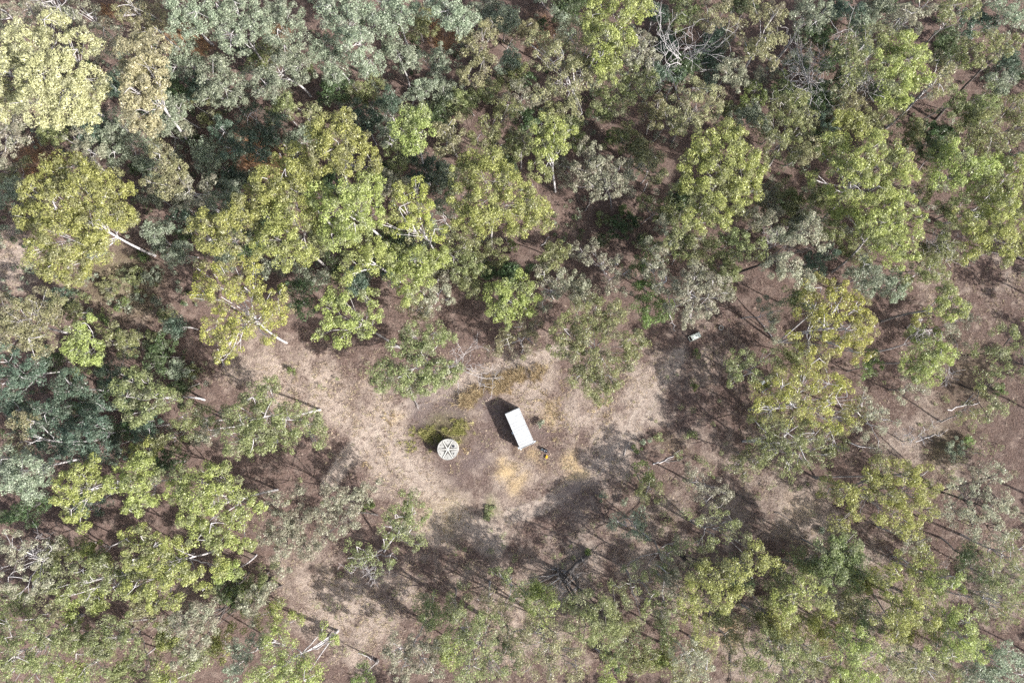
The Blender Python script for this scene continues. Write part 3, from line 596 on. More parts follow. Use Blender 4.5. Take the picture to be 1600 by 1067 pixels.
STICKS = '''
741,378,747,358|pale thin dead stick
790,372,800,385|thin dead stick
845,385,858,370|thin pale stick
900,300,912,330|thin dark stick
560,350,575,362|thin dead stick
203,672,208,676|pale short log
188,660,210,672|slender pale log
265,608,292,580|slender pale fallen branch
340,545,352,572|pale fallen branch
272,570,290,580|thin pale stick
1290,1000,1300,985|pale dead stick
1312,985,1318,957|forked grey stick
1046,490,1054,518|crooked white stick
983,700,1000,710|thin dead branch
975,712,982,690|slim grey pole
1020,725,1062,703|pale fallen branch with forks
1035,720,1075,712|dark fallen branch
760,935,772,925|pale stick
637,600,655,640|thin grey stick
1225,870,1222,855|dark thin stick
1430,690,1470,680|long pale fallen branch
1325,690,1368,700|white fallen branch
1480,640,1530,628|thin white fallen limb
1500,705,1540,715|dark fallen limb
1210,800,1250,830|thin dark fallen branch
1150,770,1180,790|thin dark fallen branch
915,330,925,300|forked dead branch
1005,300,1012,285|pale stick
1125,870,1135,880|dark short log
500,1010,523,985|grey fallen log
560,1020,590,1035|pale thin stick
'''
def parse_lobes(s): return [tuple(float(v) for v in q.split(',')) for q in s.split()]
# ------------------------------------------------------------------ ground
def seg_d(px, py, pts):
    d = np.full(px.shape, 1e9)
    for (x0, y0), (x1, y1) in zip(pts[:-1], pts[1:]):
        vx, vy = x1-x0, y1-y0; t = np.clip(((px-x0)*vx+(py-y0)*vy)/(vx*vx+vy*vy), 0, 1)
        d = np.minimum(d, np.hypot(px-x0-t*vx, py-y0-t*vy))
    return d
def blobs(px, py, L):
    m = np.zeros(px.shape)
    for x, y, r, a in L: m = np.maximum(m, a*np.exp(-((px-x)**2+(py-y)**2)/(r*r)*1.1))
    return m
def vnoise(x, y, s, seed):
    r = np.random.default_rng(seed); G = r.random((64, 64)); x = x/s; y = y/s
    xi = np.floor(x).astype(int); yi = np.floor(y).astype(int); fx = x-xi; fy = y-yi
    fx = fx*fx*(3-2*fx); fy = fy*fy*(3-2*fy); g = lambda a, b: G[a % 64, b % 64]
    return (g(xi, yi)*(1-fx)+g(xi+1, yi)*fx)*(1-fy)+(g(xi, yi+1)*(1-fx)+g(xi+1, yi+1)*fx)*fy
TRACKS = [[(1062, 555), (1035, 590), (1005, 640), (970, 700), (915, 745), (850, 790), (800, 805)],
          [(880, 548), (800, 575), (740, 592), (665, 622), (590, 665), (545, 710), (515, 755)],
          [(590, 665), (640, 740), (700, 790), (780, 850)]]
PALE = [(430,590,70,.85),(380,570,50,.8),(490,610,60,.9),(560,640,60,.9),(600,710,60,1),(650,765,55,1),(700,820,60,1),(760,825,55,.9),(740,900,45,.6),
        (820,600,60,1),(900,630,60,.8),(960,690,60,.9),(1000,620,50,.95),(900,760,70,.8),(800,740,60,.7),(740,640,50,.65),(700,600,40,.7),(530,940,75,1),(590,975,50,.9),
        (560,1000,50,.9),(640,920,60,.75),(1040,580,40,.8),(1110,560,50,.5),(1100,500,30,.5),(1030,800,60,.6),(1150,810,60,.7),(1240,790,60,.95),(1270,830,50,.95),(1200,760,50,.8),
        (1400,700,60,.6),(1480,740,45,.6),(1450,655,50,.5),(1330,860,60,.7),(1290,905,60,.8),(1340,950,60,.7),(1240,960,80,.7),(1560,480,35,.5),(1500,455,35,.45),(1450,440,40,.4),
        (1580,440,40,.6),(10,400,60,.95),(30,340,30,.6),(1220,680,90,.4),(1100,720,80,.5),(1060,920,90,.6),(830,960,120,.6),(1420,950,90,.6),(1560,900,90,.6),(1200,1030,110,.6),
        (1400,1040,100,.6),(280,960,60,.5),(480,900,60,.8),(200,450,50,.45),(1000,870,70,.6),(900,880,60,.7)]
GOLD = [(800,735,17,1),(812,755,14,.8),(792,718,10,.8),(838,722,12,.8),(822,701,9,.9),(897,725,14,.9),(883,732,12,.8),(862,640,16,.7),(868,652,12,.6),(715,620,5,.8),(610,655,14,.5),(1255,795,20,.4),(690,795,30,.4),(1145,985,14,.8)]
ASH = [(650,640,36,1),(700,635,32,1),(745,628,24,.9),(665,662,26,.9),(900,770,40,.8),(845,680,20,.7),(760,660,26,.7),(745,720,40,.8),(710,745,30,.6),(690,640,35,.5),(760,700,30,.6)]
GREEN = [(765,800,14,.9),(200,440,60,.6),(690,672,30,.6),(270,30,40,.5),(150,420,50,.5),(1480,700,40,.5),(1350,170,60,.4),(1050,690,20,.3),(1520,600,60,.35),(700,810,40,.35)]
RUST = [(300,60,30,.9),(290,45,25,.8),(400,240,30,.9),(430,60,22,.9),(420,255,25,.8),(690,55,25,.9),(690,45,20,.8),(60,255,40,.7),(390,230,30,.7),(850,50,30,.5),(275,70,25,.8),(165,20,20,.7)]
def ground():
    def axis(a, b, n, far):
        i = np.linspace(a, b, n); g = np.cumsum(1.5*1.35**np.arange(14)); g = g*far/g[-1]
        return np.concatenate([(a-g)[::-1], i, b+g])
    X = axis(-98, 98, 310, 900); Y = axis(-68, 76, 228, 900)
    x, y = np.meshgrid(X, Y); z = np.zeros_like(x)
    inn = np.clip(1.2-np.maximum(np.abs(x)-95, np.abs(y-4)-70).clip(0)/6, 0, 1)
    z += ((vnoise(x, y, 2.2, 1)-.5)*.22+(vnoise(x, y, .8, 2)-.5)*.12+(vnoise(x, y, 9, 3)-.5)*.35)*inn
    px, py = to_px(x, y, 0)
    tr = np.min([seg_d(px, py, t) for t in TRACKS], 0)
    rut = np.min([np.abs(seg_d(px, py, t)-8.5) for t in TRACKS], 0)
    z *= 1-.6*np.exp(-(tr/14)**2); z -= .05*np.exp(-(rut/3)**2)
    for (cx, cy, rr_) in ((699, 702, 38), (800, 664, 62)):
        z *= 1-np.exp(-(np.hypot(px-cx, py-cy)/rr_)**4)
    z -= .03
    jx = px+(vnoise(x, y, 3, 5)-.5)*40; jy = py+(vnoise(x, y, 3, 6)-.5)*40
    pale = np.maximum(blobs(jx, jy, PALE), 1.0*np.exp(-(tr/14)**2)); tk = np.exp(-(tr/15)**4); pale = pale*(1-(1-tk)*.5+(1-tk)*(.8*vnoise(x, y, 2.0, 8)))*(.75+.5*vnoise(x, y, 6.0, 18))
    out = np.maximum(np.abs(px-800)-860, np.abs(py-533)-600).clip(0)
    pale = np.where(out > 0, .3, pale)
    V = np.stack([x, y, z], -1).reshape(-1, 3); ny, nx = x.shape
    i = np.arange(ny*nx).reshape(ny, nx)
    F = np.stack([i[:-1, :-1], i[:-1, 1:], i[1:, 1:], i[1:, :-1]], -1).reshape(-1, 4)
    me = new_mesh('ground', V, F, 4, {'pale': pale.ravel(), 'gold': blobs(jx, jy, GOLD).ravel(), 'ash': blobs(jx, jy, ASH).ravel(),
        'green': blobs(jx, jy, GREEN).ravel(), 'rust': blobs(jx, jy, RUST).ravel(), 'rut': np.exp(-(rut/3.2)**2).ravel()}, smooth=True)
    m = bpy.data.materials.new('dry_forest_floor'); nt, N, L = nodes_of(m); P = objpos(nt)
    n1 = noise(nt, .55, 5, P, .6); n2 = noise(nt, 3.2, 4, P, .65); n3 = noise(nt, 9.0, 3, P, .7)
    st1 = N.new('ShaderNodeMapping'); st1.inputs['Scale'].default_value = (9, 1.6, 1); st1.inputs['Rotation'].default_value = (0, 0, .5); L.new(P, st1.inputs[0])
    n4 = noise(nt, 1.6, 3, st1.outputs[0], .6)
    lit = mixrgb(nt, (.06, .043, .037), (.15, .106, .092), ramp(nt, n2, .34, .64))
    lit = mixrgb(nt, lit, (.21, .162, .138), ramp(nt, n1, .5, .72))
    lit = mixrgb(nt, lit, (.27, .21, .175), ramp(nt, n3, .56, .78))
    dry = mixrgb(nt, (.175, .138, .118), (.415, .35, .298), ramp(nt, n3, .3, .68))
    dry = mixrgb(nt, dry, (.22, .16, .125), ramp(nt, n4, .55, .75))
    f = math_(nt, 'ADD', attrib(nt, 'pale'), math_(nt, 'MULTIPLY_ADD', n1, 1.0))
    f.node.inputs[1].links[0].from_node.inputs[2].default_value = -.5
    f2 = math_(nt, 'ADD', f, math_(nt, 'MULTIPLY_ADD', n2, .7)); f2.node.inputs[1].links[0].from_node.inputs[2].default_value = -.35
    c = mixrgb(nt, lit, dry, ramp(nt, f2, .22, .75))
    c = mixrgb(nt, c, (.42, .365, .315), math_(nt, 'MULTIPLY', attrib(nt, 'rut'), .45))
    def over(c, at_, col, k=.8):
        g = math_(nt, 'MULTIPLY', attrib(nt, at_), ramp(nt, math_(nt, 'ADD', n2, math_(nt, 'MULTIPLY', attrib(nt, at_), .25)), .42, .68))
        return mixrgb(nt, c, col, math_(nt, 'MULTIPLY', g, k))
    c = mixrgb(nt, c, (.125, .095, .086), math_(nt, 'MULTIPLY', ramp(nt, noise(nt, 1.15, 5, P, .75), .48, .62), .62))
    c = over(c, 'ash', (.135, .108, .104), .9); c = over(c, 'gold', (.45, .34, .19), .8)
    c = over(c, 'green', (.12, .13, .05), .8); c = over(c, 'rust', (.25, .145, .075), .9)
    d = N.new('ShaderNodeBsdfDiffuse'); d.inputs['Roughness'].default_value = .6; L.new(c, d.inputs[0])
    b = N.new('ShaderNodeBump'); b.inputs['Distance'].default_value = .22; b.inputs['Strength'].default_value = .9
    L.new(math_(nt, 'ADD', n3, n2), b.inputs['Height']); L.new(b.outputs[0], d.inputs['Normal'])
    o = N.new('ShaderNodeOutputMaterial'); L.new(d.outputs[0], o.inputs[0])
    g = link('ground', me, m); tag(g, 'dry forest floor of red-brown leaf litter and pale straw grass', kind='structure')
    return g
ground()

def blade_mat(name, c1, c2, c3):
    m = bpy.data.materials.new(name); nt, N, L = nodes_of(m)
    c = mixrgb(nt, c1, c2, attrib(nt, 'v')); c = mixrgb(nt, c, c3, ramp(nt, attrib(nt, 'u'), .6, 1))
    d = N.new('ShaderNodeBsdfDiffuse'); t = N.new('ShaderNodeBsdfTranslucent'); L.new(c, d.inputs[0]); L.new(c, t.inputs[0])
    a = N.new('ShaderNodeMixShader'); a.inputs[0].default_value = .3; L.new(d.outputs[0], a.inputs[1]); L.new(t.outputs[0], a.inputs[2])
    o = N.new('ShaderNodeOutputMaterial'); L.new(a.outputs[0], o.inputs[0]); return m
def tufts(name, x, y, nb, h, w, mat, label, rng, lean=.6, z0=-.05, spread=.12):
    """every blade is one slim triangle leaning out of its tuft"""
    n = len(x); tot = n*nb
    bx = np.repeat(x, nb)+rng.normal(size=tot)*spread; by = np.repeat(y, nb)+rng.normal(size=tot)*spread
    hh = np.repeat(h*np.ones(n), nb)*rng.uniform(.5, 1.2, tot); a = rng.uniform(0, 2*math.pi, tot); ln = lean*rng.uniform(.4, 1.4, tot)*hh
    ux, uy = np.cos(a), np.sin(a); ww = w*rng.uniform(.6, 1.4, tot)
    A = np.stack([bx-uy*ww, by+ux*ww, np.full(tot, z0)], -1); B = np.stack([bx+uy*ww, by-ux*ww, np.full(tot, z0)], -1)
    Cc = np.stack([bx+ux*ln, by+uy*ln, z0+hh], -1)
    V = np.stack([A, B, Cc], 1).reshape(-1, 3); F = np.arange(tot*3).reshape(-1, 3)
    v = np.repeat(rng.random(tot), 3); u = np.repeat(np.repeat(rng.random(n), nb), 3)
    o = link(name, new_mesh(name, V, F, 3, {'v': v, 'u': u}), mat); tag(o, label, kind='stuff'); return o
RG = np.random.default_rng(77)
def scatter(n, dens):
    X = RG.uniform(-92, 92, n); Y = RG.uniform(-60, 68, n); px, py = to_px(X, Y, 0)
    k = RG.random(n) < dens(px, py, X, Y); return X[k], Y[k]
STRAW = blade_mat('straw_blades', (.47, .395, .30), (.27, .205, .155), (.38, .35, .21))
TAWNY = blade_mat('tawny_blades', (.40, .31, .19), (.17, .125, .08), (.50, .42, .27))
LITTER = blade_mat('bark_litter_blades', (.22, .16, .135), (.08, .056, .047), (.38, .31, .26))
GRN = blade_mat('yellow_green_blades', (.30, .29, .11), (.15, .16, .06), (.42, .37, .20))
RUSTM = blade_mat('rusty_blades', (.30, .17, .085), (.20, .115, .06), (.40, .29, .16))
def off_built(px, py): return (np.hypot(px-699, py-702) > 19) & ~((np.abs((px-812)*.91+(py-670)*-.41) < 15) & (np.abs((px-812)*.41+(py-670)*.91) < 32))
x, y = scatter(95000, lambda px, py, X, Y: np.clip(blobs(px, py, PALE)*(.3+1.1*(vnoise(X, Y, 1.7, 21) > .5)), 0, 1)*off_built(px, py)*(np.min([seg_d(px, py, t) for t in TRACKS], 0) > 5))
tufts('dry_grass', x, y, 7, .34, .03, STRAW, 'short dry straw grass over the clearing and the open ground', RG, .9)
x, y = scatter(38000, lambda px, py, X, Y: np.clip(.75-blobs(px, py, PALE)*.5, 0, 1)*(.3+.7*(vnoise(X, Y, 1.3, 23) > .45))*off_built(px, py))
tufts('leaf_litter', x, y, 6, .22, .04, LITTER, 'red-brown bark and leaf litter under the gums', RG, 1.6)
def along(pts, n, wd):
    out = []
    pts = [np.array(p, float) for p in pts]; L_ = [np.linalg.norm(b-a) for a, b in zip(pts[:-1], pts[1:])]
    for _ in range(n):
        k = RG.choice(len(L_), p=np.array(L_)/sum(L_)); p = pts[k]+(pts[k+1]-pts[k])*RG.random()+RG.normal(size=2)*wd
        q, _s = at(p[0], p[1], 0); out.append(q[:2])
    a = np.array(out); return a[:, 0], a[:, 1]
x, y = along([(715, 637), (745, 618), (780, 600), (815, 588), (848, 578)], 380, 7); k = vnoise(x, y, 1.3, 61)+.25*RG.random(len(x)) > .58; x, y = x[k], y[k]
tufts('tall_grass', x, y, 20, 1.25, .028, TAWNY, 'strip of tall tawny grass between the track and the container', RG, .75)
x, y = along([(645, 690), (665, 684), (690, 676), (715, 668), (722, 682)], 330, 8); k = vnoise(x, y, 1.1, 62)+.25*RG.random(len(x)) > .55; x, y = x[k], y[k]
tufts('green_grass', x, y, 18, .8, .028, GRN, 'yellow-green long grass growing round the upper side of the water tank', RG, .7)
x, y = scatter(90000, lambda px, py, X, Y: np.clip(blobs(px, py, [(865,640,22,1),(850,628,14,.8),(880,660,16,.7),(935,635,18,.8),(945,650,14,.7),(885,600,14,.6),(725,705,10,.8),(700,735,10,.5),(865,680,14,.6),(610,655,14,.7),(600,705,12,.7),(575,735,14,.6),(1150,980,20,.9),(420,935,15,.8),(1055,700,20,.5),(700,815,45,.35),(800,740,30,.5),(895,728,14,.6)])*1.3-.2, 0, 1)*off_built(px, py))
tufts('golden_grass', x, y, 10, .45, .035, TAWNY, 'golden dry grass in loose tussocks about the clearing', RG, .9)
x, y = scatter(90000, lambda px, py, X, Y: np.clip(blobs(px, py, RUST)*1.1-.15, 0, 1))
tufts('rusty_grass', x, y, 8, .6, .04, RUSTM, 'rust-orange dead grass showing through gaps between the upper gums', RG, .8)

x, y = scatter(14000, lambda px, py, X, Y: .7*off_built(px, py)*(.4+.6*(vnoise(X, Y, 4, 55) > .5))*(np.min([seg_d(px, py, t) for t in TRACKS], 0) > 9))
tufts('fallen_twigs', x, y, 2, .09, .035, LITTER, 'scattered dead twigs and bark strips on the ground', RG, 9.0, z0=.03, spread=.3)

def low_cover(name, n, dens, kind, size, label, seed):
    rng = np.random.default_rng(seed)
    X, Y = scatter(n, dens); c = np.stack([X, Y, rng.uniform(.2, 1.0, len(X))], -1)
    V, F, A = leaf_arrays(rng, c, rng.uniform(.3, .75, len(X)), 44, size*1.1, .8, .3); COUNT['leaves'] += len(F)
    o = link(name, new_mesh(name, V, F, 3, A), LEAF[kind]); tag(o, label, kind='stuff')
sm = lambda a: np.clip(a, 0, 1)
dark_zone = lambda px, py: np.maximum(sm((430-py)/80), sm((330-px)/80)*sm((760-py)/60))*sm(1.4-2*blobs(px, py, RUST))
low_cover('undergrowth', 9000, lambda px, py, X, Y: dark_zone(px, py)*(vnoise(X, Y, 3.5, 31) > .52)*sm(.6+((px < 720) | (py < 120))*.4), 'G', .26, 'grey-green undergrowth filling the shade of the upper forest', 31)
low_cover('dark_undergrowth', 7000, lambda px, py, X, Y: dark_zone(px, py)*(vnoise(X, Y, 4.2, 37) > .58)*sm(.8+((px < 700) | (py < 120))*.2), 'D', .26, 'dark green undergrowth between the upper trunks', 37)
low_cover('scrub', 14000, lambda px, py, X, Y: sm(.16*(py > 560)*sm((np.hypot(px-790, py-690)-230)/60)+blobs(px, py, [(200,440,70,1),(160,420,50,1),(1480,690,60,.6),(1060,690,40,.5),(1540,600,60,.6),(1040,760,60,.7),(1090,720,40,.5),(920,800,40,.4),(1060,840,60,.7),(1250,860,100,.3),(1500,900,100,.5),(1200,960,110,.5),(830,940,90,.6),(700,900,60,.35),(330,620,40,.5),(880,320,50,.4),(1350,200,70,.5)]))*(vnoise(X, Y, 1.8, 41) > .55), 'O', .2, 'low olive scrub scattered over the drier ground', 41)

# ------------------------------------------------------------------ forest that stands outside the photograph and throws its shade into it
def outer_forest():
    rng = np.random.default_rng(9); P, R_ = [], []; T = Tubes(); pos = []
    for _ in range(6000):
        px, py = rng.uniform(-260, 2050), rng.uniform(-230, 1560)
        q, _s = at(px, py, 0); d = max(-px, px-1600, -py, py-1067)
        lim = 330 if (px > 1600 or py > 1067) else 150
        if d < 50 or d > lim: continue
        if px < 1640 and py > 1067 and py < 1150: continue
        if all(math.hypot(q[0]-a[0], q[1]-a[1]) > 6.9 for a in pos): pos.append(q)
    for q in pos:
        h = rng.uniform(11, 18); r = rng.uniform(2.4, 4.2)
        T.add(np.array([q-(0, 0, .1), q+(rng.normal()*.4, rng.normal()*.4, h*.5), q+(0, 0, h*.9)]), (.22, .16, .05), 5)
        n = int(r*r*1.9); d = rng.normal(size=(n, 3)); d /= np.linalg.norm(d, axis=1)[:, None]
        P.append(q+(0, 0, h*.82)+d*np.array((r, r, h*.16))*(rng.random(n)**.4)[:, None]); R_.append(rng.uniform(.6, 1.2, n))
    V, F, A = leaf_arrays(rng, np.concatenate(P), np.concatenate(R_), 32, .62)
    COUNT['leaves'] += len(F)
    o = link('surrounding_forest', new_mesh('forest_leaves', V, F, 3, A), LEAF['O']); tag(o, 'olive gum forest continuing past the edges of the picture', kind='stuff')
    o2 = link('surrounding_forest_trunks', T.mesh('forest_trunks'), BARK['g']); tag(o2, 'grey trunks of the gum forest past the picture edges', kind='stuff')
outer_forest()
# ------------------------------------------------------------------ labels: every look phrase gets a place that can be found in the photograph
LAND = [(699, 702, 'the round water tank'), (812, 670, 'the white container'), (1126, 512, 'the old tyre'), (1087, 525, 'the pale trough')]
def rows(t): return [r.split('|') for r in t.strip().split('\n')]
for r in rows(TREES):
    if r[5] != '-':
        L_ = np.array(parse_lobes(r[2])); w_ = L_[:, 2]**2
        LAND.append((*(L_[:, :2]*w_[:, None]).sum(0)/w_.sum(), 'the '+r[5]))
for r in rows(DEAD):
    if r[4] != '-':
        L_ = np.array(parse_lobes(r[1])); LAND.append((*L_[:, :2].mean(0), 'the '+r[4]))
USED = set()
DIRS = ['right of', 'below and right of', 'below', 'below and left of', 'left of', 'above and left of', 'above', 'above and right of']
def place(look, x, y):
    """look + direction from the nearest landmark; the next landmark is tried until the label is free"""
    near = sorted(LAND, key=lambda l: (l[0]-x)**2+(l[1]-y)**2)
    for lx, ly, ph in near[:9]:
        if math.hypot(lx-x, ly-y) < 6: continue
        k = int(round(math.atan2(y-ly, x-lx)/(math.pi/4))) % 8
        s = f'{look} {DIRS[k]} {ph}'
        if len(s.split()) <= 16 and s not in USED:
            USED.add(s); return s
    s = f'{look} near {near[0][2]}'; USED.add(s); return s

def opts(s):
    o = {'dens': 1.0, 'bark': None}
    for k in s.split():
        if k[0] == 'b' and k[1:] in BARK: o['bark'] = k[1:]
        elif k[0] == 'd': o['dens'] = float(k[1:])
    return o
# ------------------------------------------------------------------ the trees
for i, (kind, top, lob, base, opt, lm, look) in enumerate(rows(TREES)):
    lobes = parse_lobes(lob); a = np.array(lobes); cx, cy = (a[:, :2]*(a[:, 2]**2)[:, None]).sum(0)/(a[:, 2]**2).sum()
    label = look if lm != '-' else place(look, cx, cy)
    b = None if base == '-' else tuple(float(v) for v in base.split(','))
    o = opts(opt)
    tree(i, kind, float(top), lobes, b, label, group='gum trees of the forest', bark=o['bark'], dens=o['dens'])
# lower trees that stand in the shade between the tall crowns
def fill_trees():
    rng = np.random.default_rng(12)
    have = [q for r in rows(TREES) for q in parse_lobes(r[2])]
    H = np.array(have)
    keep = [(400,242,26),(300,58,22),(60,255,28),(15,395,60),(200,445,65),(870,330,45),(930,355,50),(720,60,22),(215,390,30),(800,370,25),(1450,480,40),(1560,460,60),(1240,420,30),
            (1180,440,30),(1170,500,60),(1130,540,60),(460,110,14),(330,70,12),(1240,265,20),(600,460,16),(1300,565,30),(1400,540,40)]
    spots = []
    for _ in range(5000):
        x, y = rng.uniform(5, 1595), rng.uniform(5, 1060)
        w = max(min(1, max(0, (500-y)/60)), min(1, max(0, (300-x)/60))*(y < 800), .6*(x > 1090)*(y < 560), .6*(x > 1010)*(y > 880), .45*(y > 930)*(x > 640), .7*(x < 440)*(y > 860))
        if 1000 > x > 380 and y > 500 and y < 900: continue
        if x > 960 and 560 < y < 880: continue
        if rng.random() > w: continue
        if np.any(np.hypot(H[:, 0]-x, H[:, 1]-y) < H[:, 2]*1.1+3): continue
        if any(math.hypot(x-a, y-b) < c+12 for a, b, c in keep): continue
        if any(math.hypot(x-a, y-b) < 33 for a, b in spots): continue
        spots.append((x, y))
    looks = {'Y': 'low yellow-green gum', 'T': 'low teal-dark gum', 'G': 'low shaded blue-green gum', 'O': 'low dull olive gum', 'D': 'dark green understorey tree', 'S': 'thin ash-grey sapling', 'K': 'small brownish gum'}
    for k, (x, y) in enumerate(spots):
        kind = rng.choice(list('GODSKTY'), p=([.02, .42, .04, .12, .14, 0, .26] if y > 860 else [.05, .12, .28, 0, 0, .55, 0] if x < 330 and y > 430 else [.30, .15, .22, .06, .07, .20, 0] if x < 720 or y < 110 else [.05, .47, .15, .14, .10, .09, 0]))
        n = rng.integers(4, 8); R = rng.uniform(14, 24)
        lobes = [(x+rng.normal()*R*.6, y+rng.normal()*R*.6, rng.uniform(9, 16)) for _ in range(n)]
        tree(400+k, str(kind), rng.uniform(6, 10.5)*(1.2 if y > 860 else 1), lobes, None, place(looks[str(kind)], x, y), 'young_gum_tree', group='low trees under the tall gums', dens=.7 if y > 500 else .9)
    print('FILL', len(spots))
fill_trees()
for i, (top, lob, base, bk, lm, look) in enumerate(rows(DEAD)):
    lobes = parse_lobes(lob); a = np.array(lobes); cx, cy = a[:, :2].mean(0)
    bare_tree(i, float(top), lobes, tuple(float(v) for v in base.split(',')), look if lm != '-' else place(look, cx, cy), bk)
for i, r in enumerate(rows(SHRUBS)):
    x, y, rad, h = (float(v) for v in r[1].split(','))
    shrub(i, r[0], x, y, rad, h, place(r[2], x, y), group='shrubs of the forest floor')

def stick(idx, p0, p1, r, label, bark, name='fallen_branch', forks=3):
    rng = np.random.default_rng(300+idx)
    a, _ = at(*p0, 0); b, _ = at(*p1, 0); a[2] = r*.8; b[2] = r*.8+rng.uniform(0, .25)
    ln = np.linalg.norm(b-a); pts = bez(a, (a+b)/2+rng.normal(size=3)*(.08*ln, .08*ln, .02), b, 8)
    pts[1:-1, :2] += rng.normal(size=(6, 2))*.03*ln; T = Tubes(); T.add(pts, np.linspace(r, r*.35, 8), 6)
    for _ in range(forks):
        k = rng.integers(3, 7); d = (b-a)/ln*.6+rng.normal(size=3)*(.6, .6, .15); d[2] = abs(d[2])*.5
        e = pts[k]+d*ln*rng.uniform(.12, .3); T.add(bez(pts[k], (pts[k]+e)/2+rng.normal(size=3)*.05, e, 4), np.linspace(r*.45, r*.15, 4), 4)
    o = link(name, new_mesh_from(T, a*np.array((1, 1, 0))), BARK[bark], loc=a*np.array((1, 1, 0)))
    return tag(o, label, 'branch', 'fallen sticks and branches')
for i, r in enumerate(rows(STICKS)):
    v = [float(q) for q in r[0].split(',')]
    bk = 'd' if 'dark' in r[1] else ('g' if ('grey' in r[1] or 'dead' in r[1]) else 'w')
    ln = math.hypot(v[2]-v[0], v[3]-v[1])*.105
    stick(i, v[:2], v[2:], .05+.012*min(ln, 5) if 'log' not in r[1] else .14, place(r[1], (v[0]+v[2])/2, (v[1]+v[3])/2), bk, 'fallen_log' if 'log' in r[1] else 'fallen_branch')

# fallen dark tree with a split trunk, lower middle
def fallen_tree():
    rng = np.random.default_rng(5); T, B = Tubes(), Tubes()
    P = lambda x, y, z: at(x, y, z)[0]
    T.add(np.array([P(923, 866, .3), P(912, 873, .6), P(902, 880, .8), P(893, 890, 1.0), P(884, 896, .9)]), (.30, .34, .36, .34, .28), 8)
    T.add(np.array([P(893, 889, .9), P(896, 900, 1.2), P(902, 910, 1.5), P(905, 925, 1.7)]), (.34, .36, .24, .15), 7)
    b = P(900, 885, 0)
    def br(s, e, r, n=4):
        pts = bez(s, (s+e)/2+rng.normal(size=3)*.35, e, 8); pts[1:-1] += rng.normal(size=(6, 3))*.08; B.add(pts, np.linspace(r, r*.3, 8), 5)
        for _ in range(n):
            k = rng.integers(3, 8); d = (e-s)*rng.uniform(.25, .5)+rng.normal(size=3)*(.45, .45, .2)
            B.add(bez(pts[k], pts[k]+d*.5+rng.normal(size=3)*.15, pts[k]+d, 5), np.linspace(r*.5, .02, 5), 4)
    s = P(888, 893, 1.0)
    for (x, y, z, r) in ((850, 900, .3, .15), (836, 914, .3, .13), (862, 888, .3, .12), (846, 930, .5, .12), (815, 936, .4, .12), (872, 916, .7, .09)): br(s, P(x, y, z), r)
    s = P(903, 915, 1.5)
    for (x, y, z, r) in ((875, 945, 2.2, .11), (890, 950, 2, .1), (865, 950, 1.5, .1), (912, 925, 2, .1), (880, 925, 2.4, .09)): br(s, P(x, y, z), r)
    r = empty('fallen_tree', b); tag(r, 'blackened fallen tree with a split trunk and grey tangled branches, below the clearing', 'fallen tree')
    link('trunk', new_mesh_from(T, b), BARK['d'], r); link('branches', new_mesh_from(B, b), BARK['g'], r)
fallen_tree()

# ------------------------------------------------------------------ simple hard-surface helpers
def mesh_obj(name, bm, m, parent=None, smooth=False):
    me = bpy.data.meshes.new(name); bm.to_mesh(me); bm.free()
    if smooth:
        for p in me.polygons: p.use_smooth = True
    return link(name, me, m, parent)
def box(bm, c, s, rz=0.0, bev=0.0):
    r = bmesh.ops.create_cube(bm, size=1.0); M = Matrix.Translation(c) @ Matrix.Rotation(rz, 4, 'Z') @ Matrix.Diagonal((*s, 1))
    bmesh.ops.transform(bm, matrix=M, verts=r['verts'])
    if bev: bmesh.ops.bevel(bm, geom=list({e for v in r['verts'] for e in v.link_edges}), offset=bev, segments=1, affect='EDGES')
def cyl(bm, c, r1, r2, h, seg=24):
    r = bmesh.ops.create_cone(bm, cap_ends=True, segments=seg, radius1=r1, radius2=r2, depth=h); bmesh.ops.translate(bm, verts=r['verts'], vec=Vector(c)+Vector((0, 0, h/2)))
def lathe(bm, prof, seg=48):
    rings = [[bm.verts.new((r*math.cos(a*2*math.pi/seg), r*math.sin(a*2*math.pi/seg), z)) for a in range(seg)] for r, z in prof]
    for A_, B_ in zip(rings[:-1], rings[1:]):
        for k in range(seg): bm.faces.new((A_[k], A_[(k+1) % seg], B_[(k+1) % seg], B_[k]))
    return rings

WHITE = plain_mat('white_painted_steel', (.30, .315, .33), (.235, .24, .242), 1.4, .5, bump=.0, lo=.4, hi=.75, detail=6)
WALLP = plain_mat('grey_white_steel_wall', (.50, .53, .56), (.38, .36, .34), 1.3, .55, lo=.5, hi=.8)
STEEL = plain_mat('blue_grey_steel', (.42, .50, .56), (.30, .34, .38), 4, .45)
CONC = plain_mat('pale_concrete', (.25, .25, .24), (.185, .182, .173), 2.2, .9, bump=.01, lo=.42, hi=.72, detail=7)
CONCR = plain_mat('pale_rib_concrete', (.34, .34, .32), (.26, .255, .24), 3.0, .9, lo=.5, hi=.8)
CONCD = plain_mat('dark_concrete', (.035, .034, .032), (.075, .072, .067), 4.0, .95, bump=.01)
CONCW = plain_mat('tank_wall_concrete', (.34, .33, .31), (.22, .21, .20), 1.6, .95, bump=.02)
BLACKP = plain_mat('black_plastic', (.012, .014, .022), (.02, .022, .03), 5, .45)
RUBBER = plain_mat('weathered_rubber', (.025, .025, .028), (.07, .068, .065), 6, .85)
YELP = plain_mat('yellow_plastic', (.52, .29, .02), (.42, .21, .015), 4, .4)
PALEP = plain_mat('pale_grey_plastic', (.60, .64, .64), (.45, .47, .46), 5, .5)
TROUGH = plain_mat('weathered_pale_sheet', (.58, .62, .56), (.40, .42, .38), 3, .7)

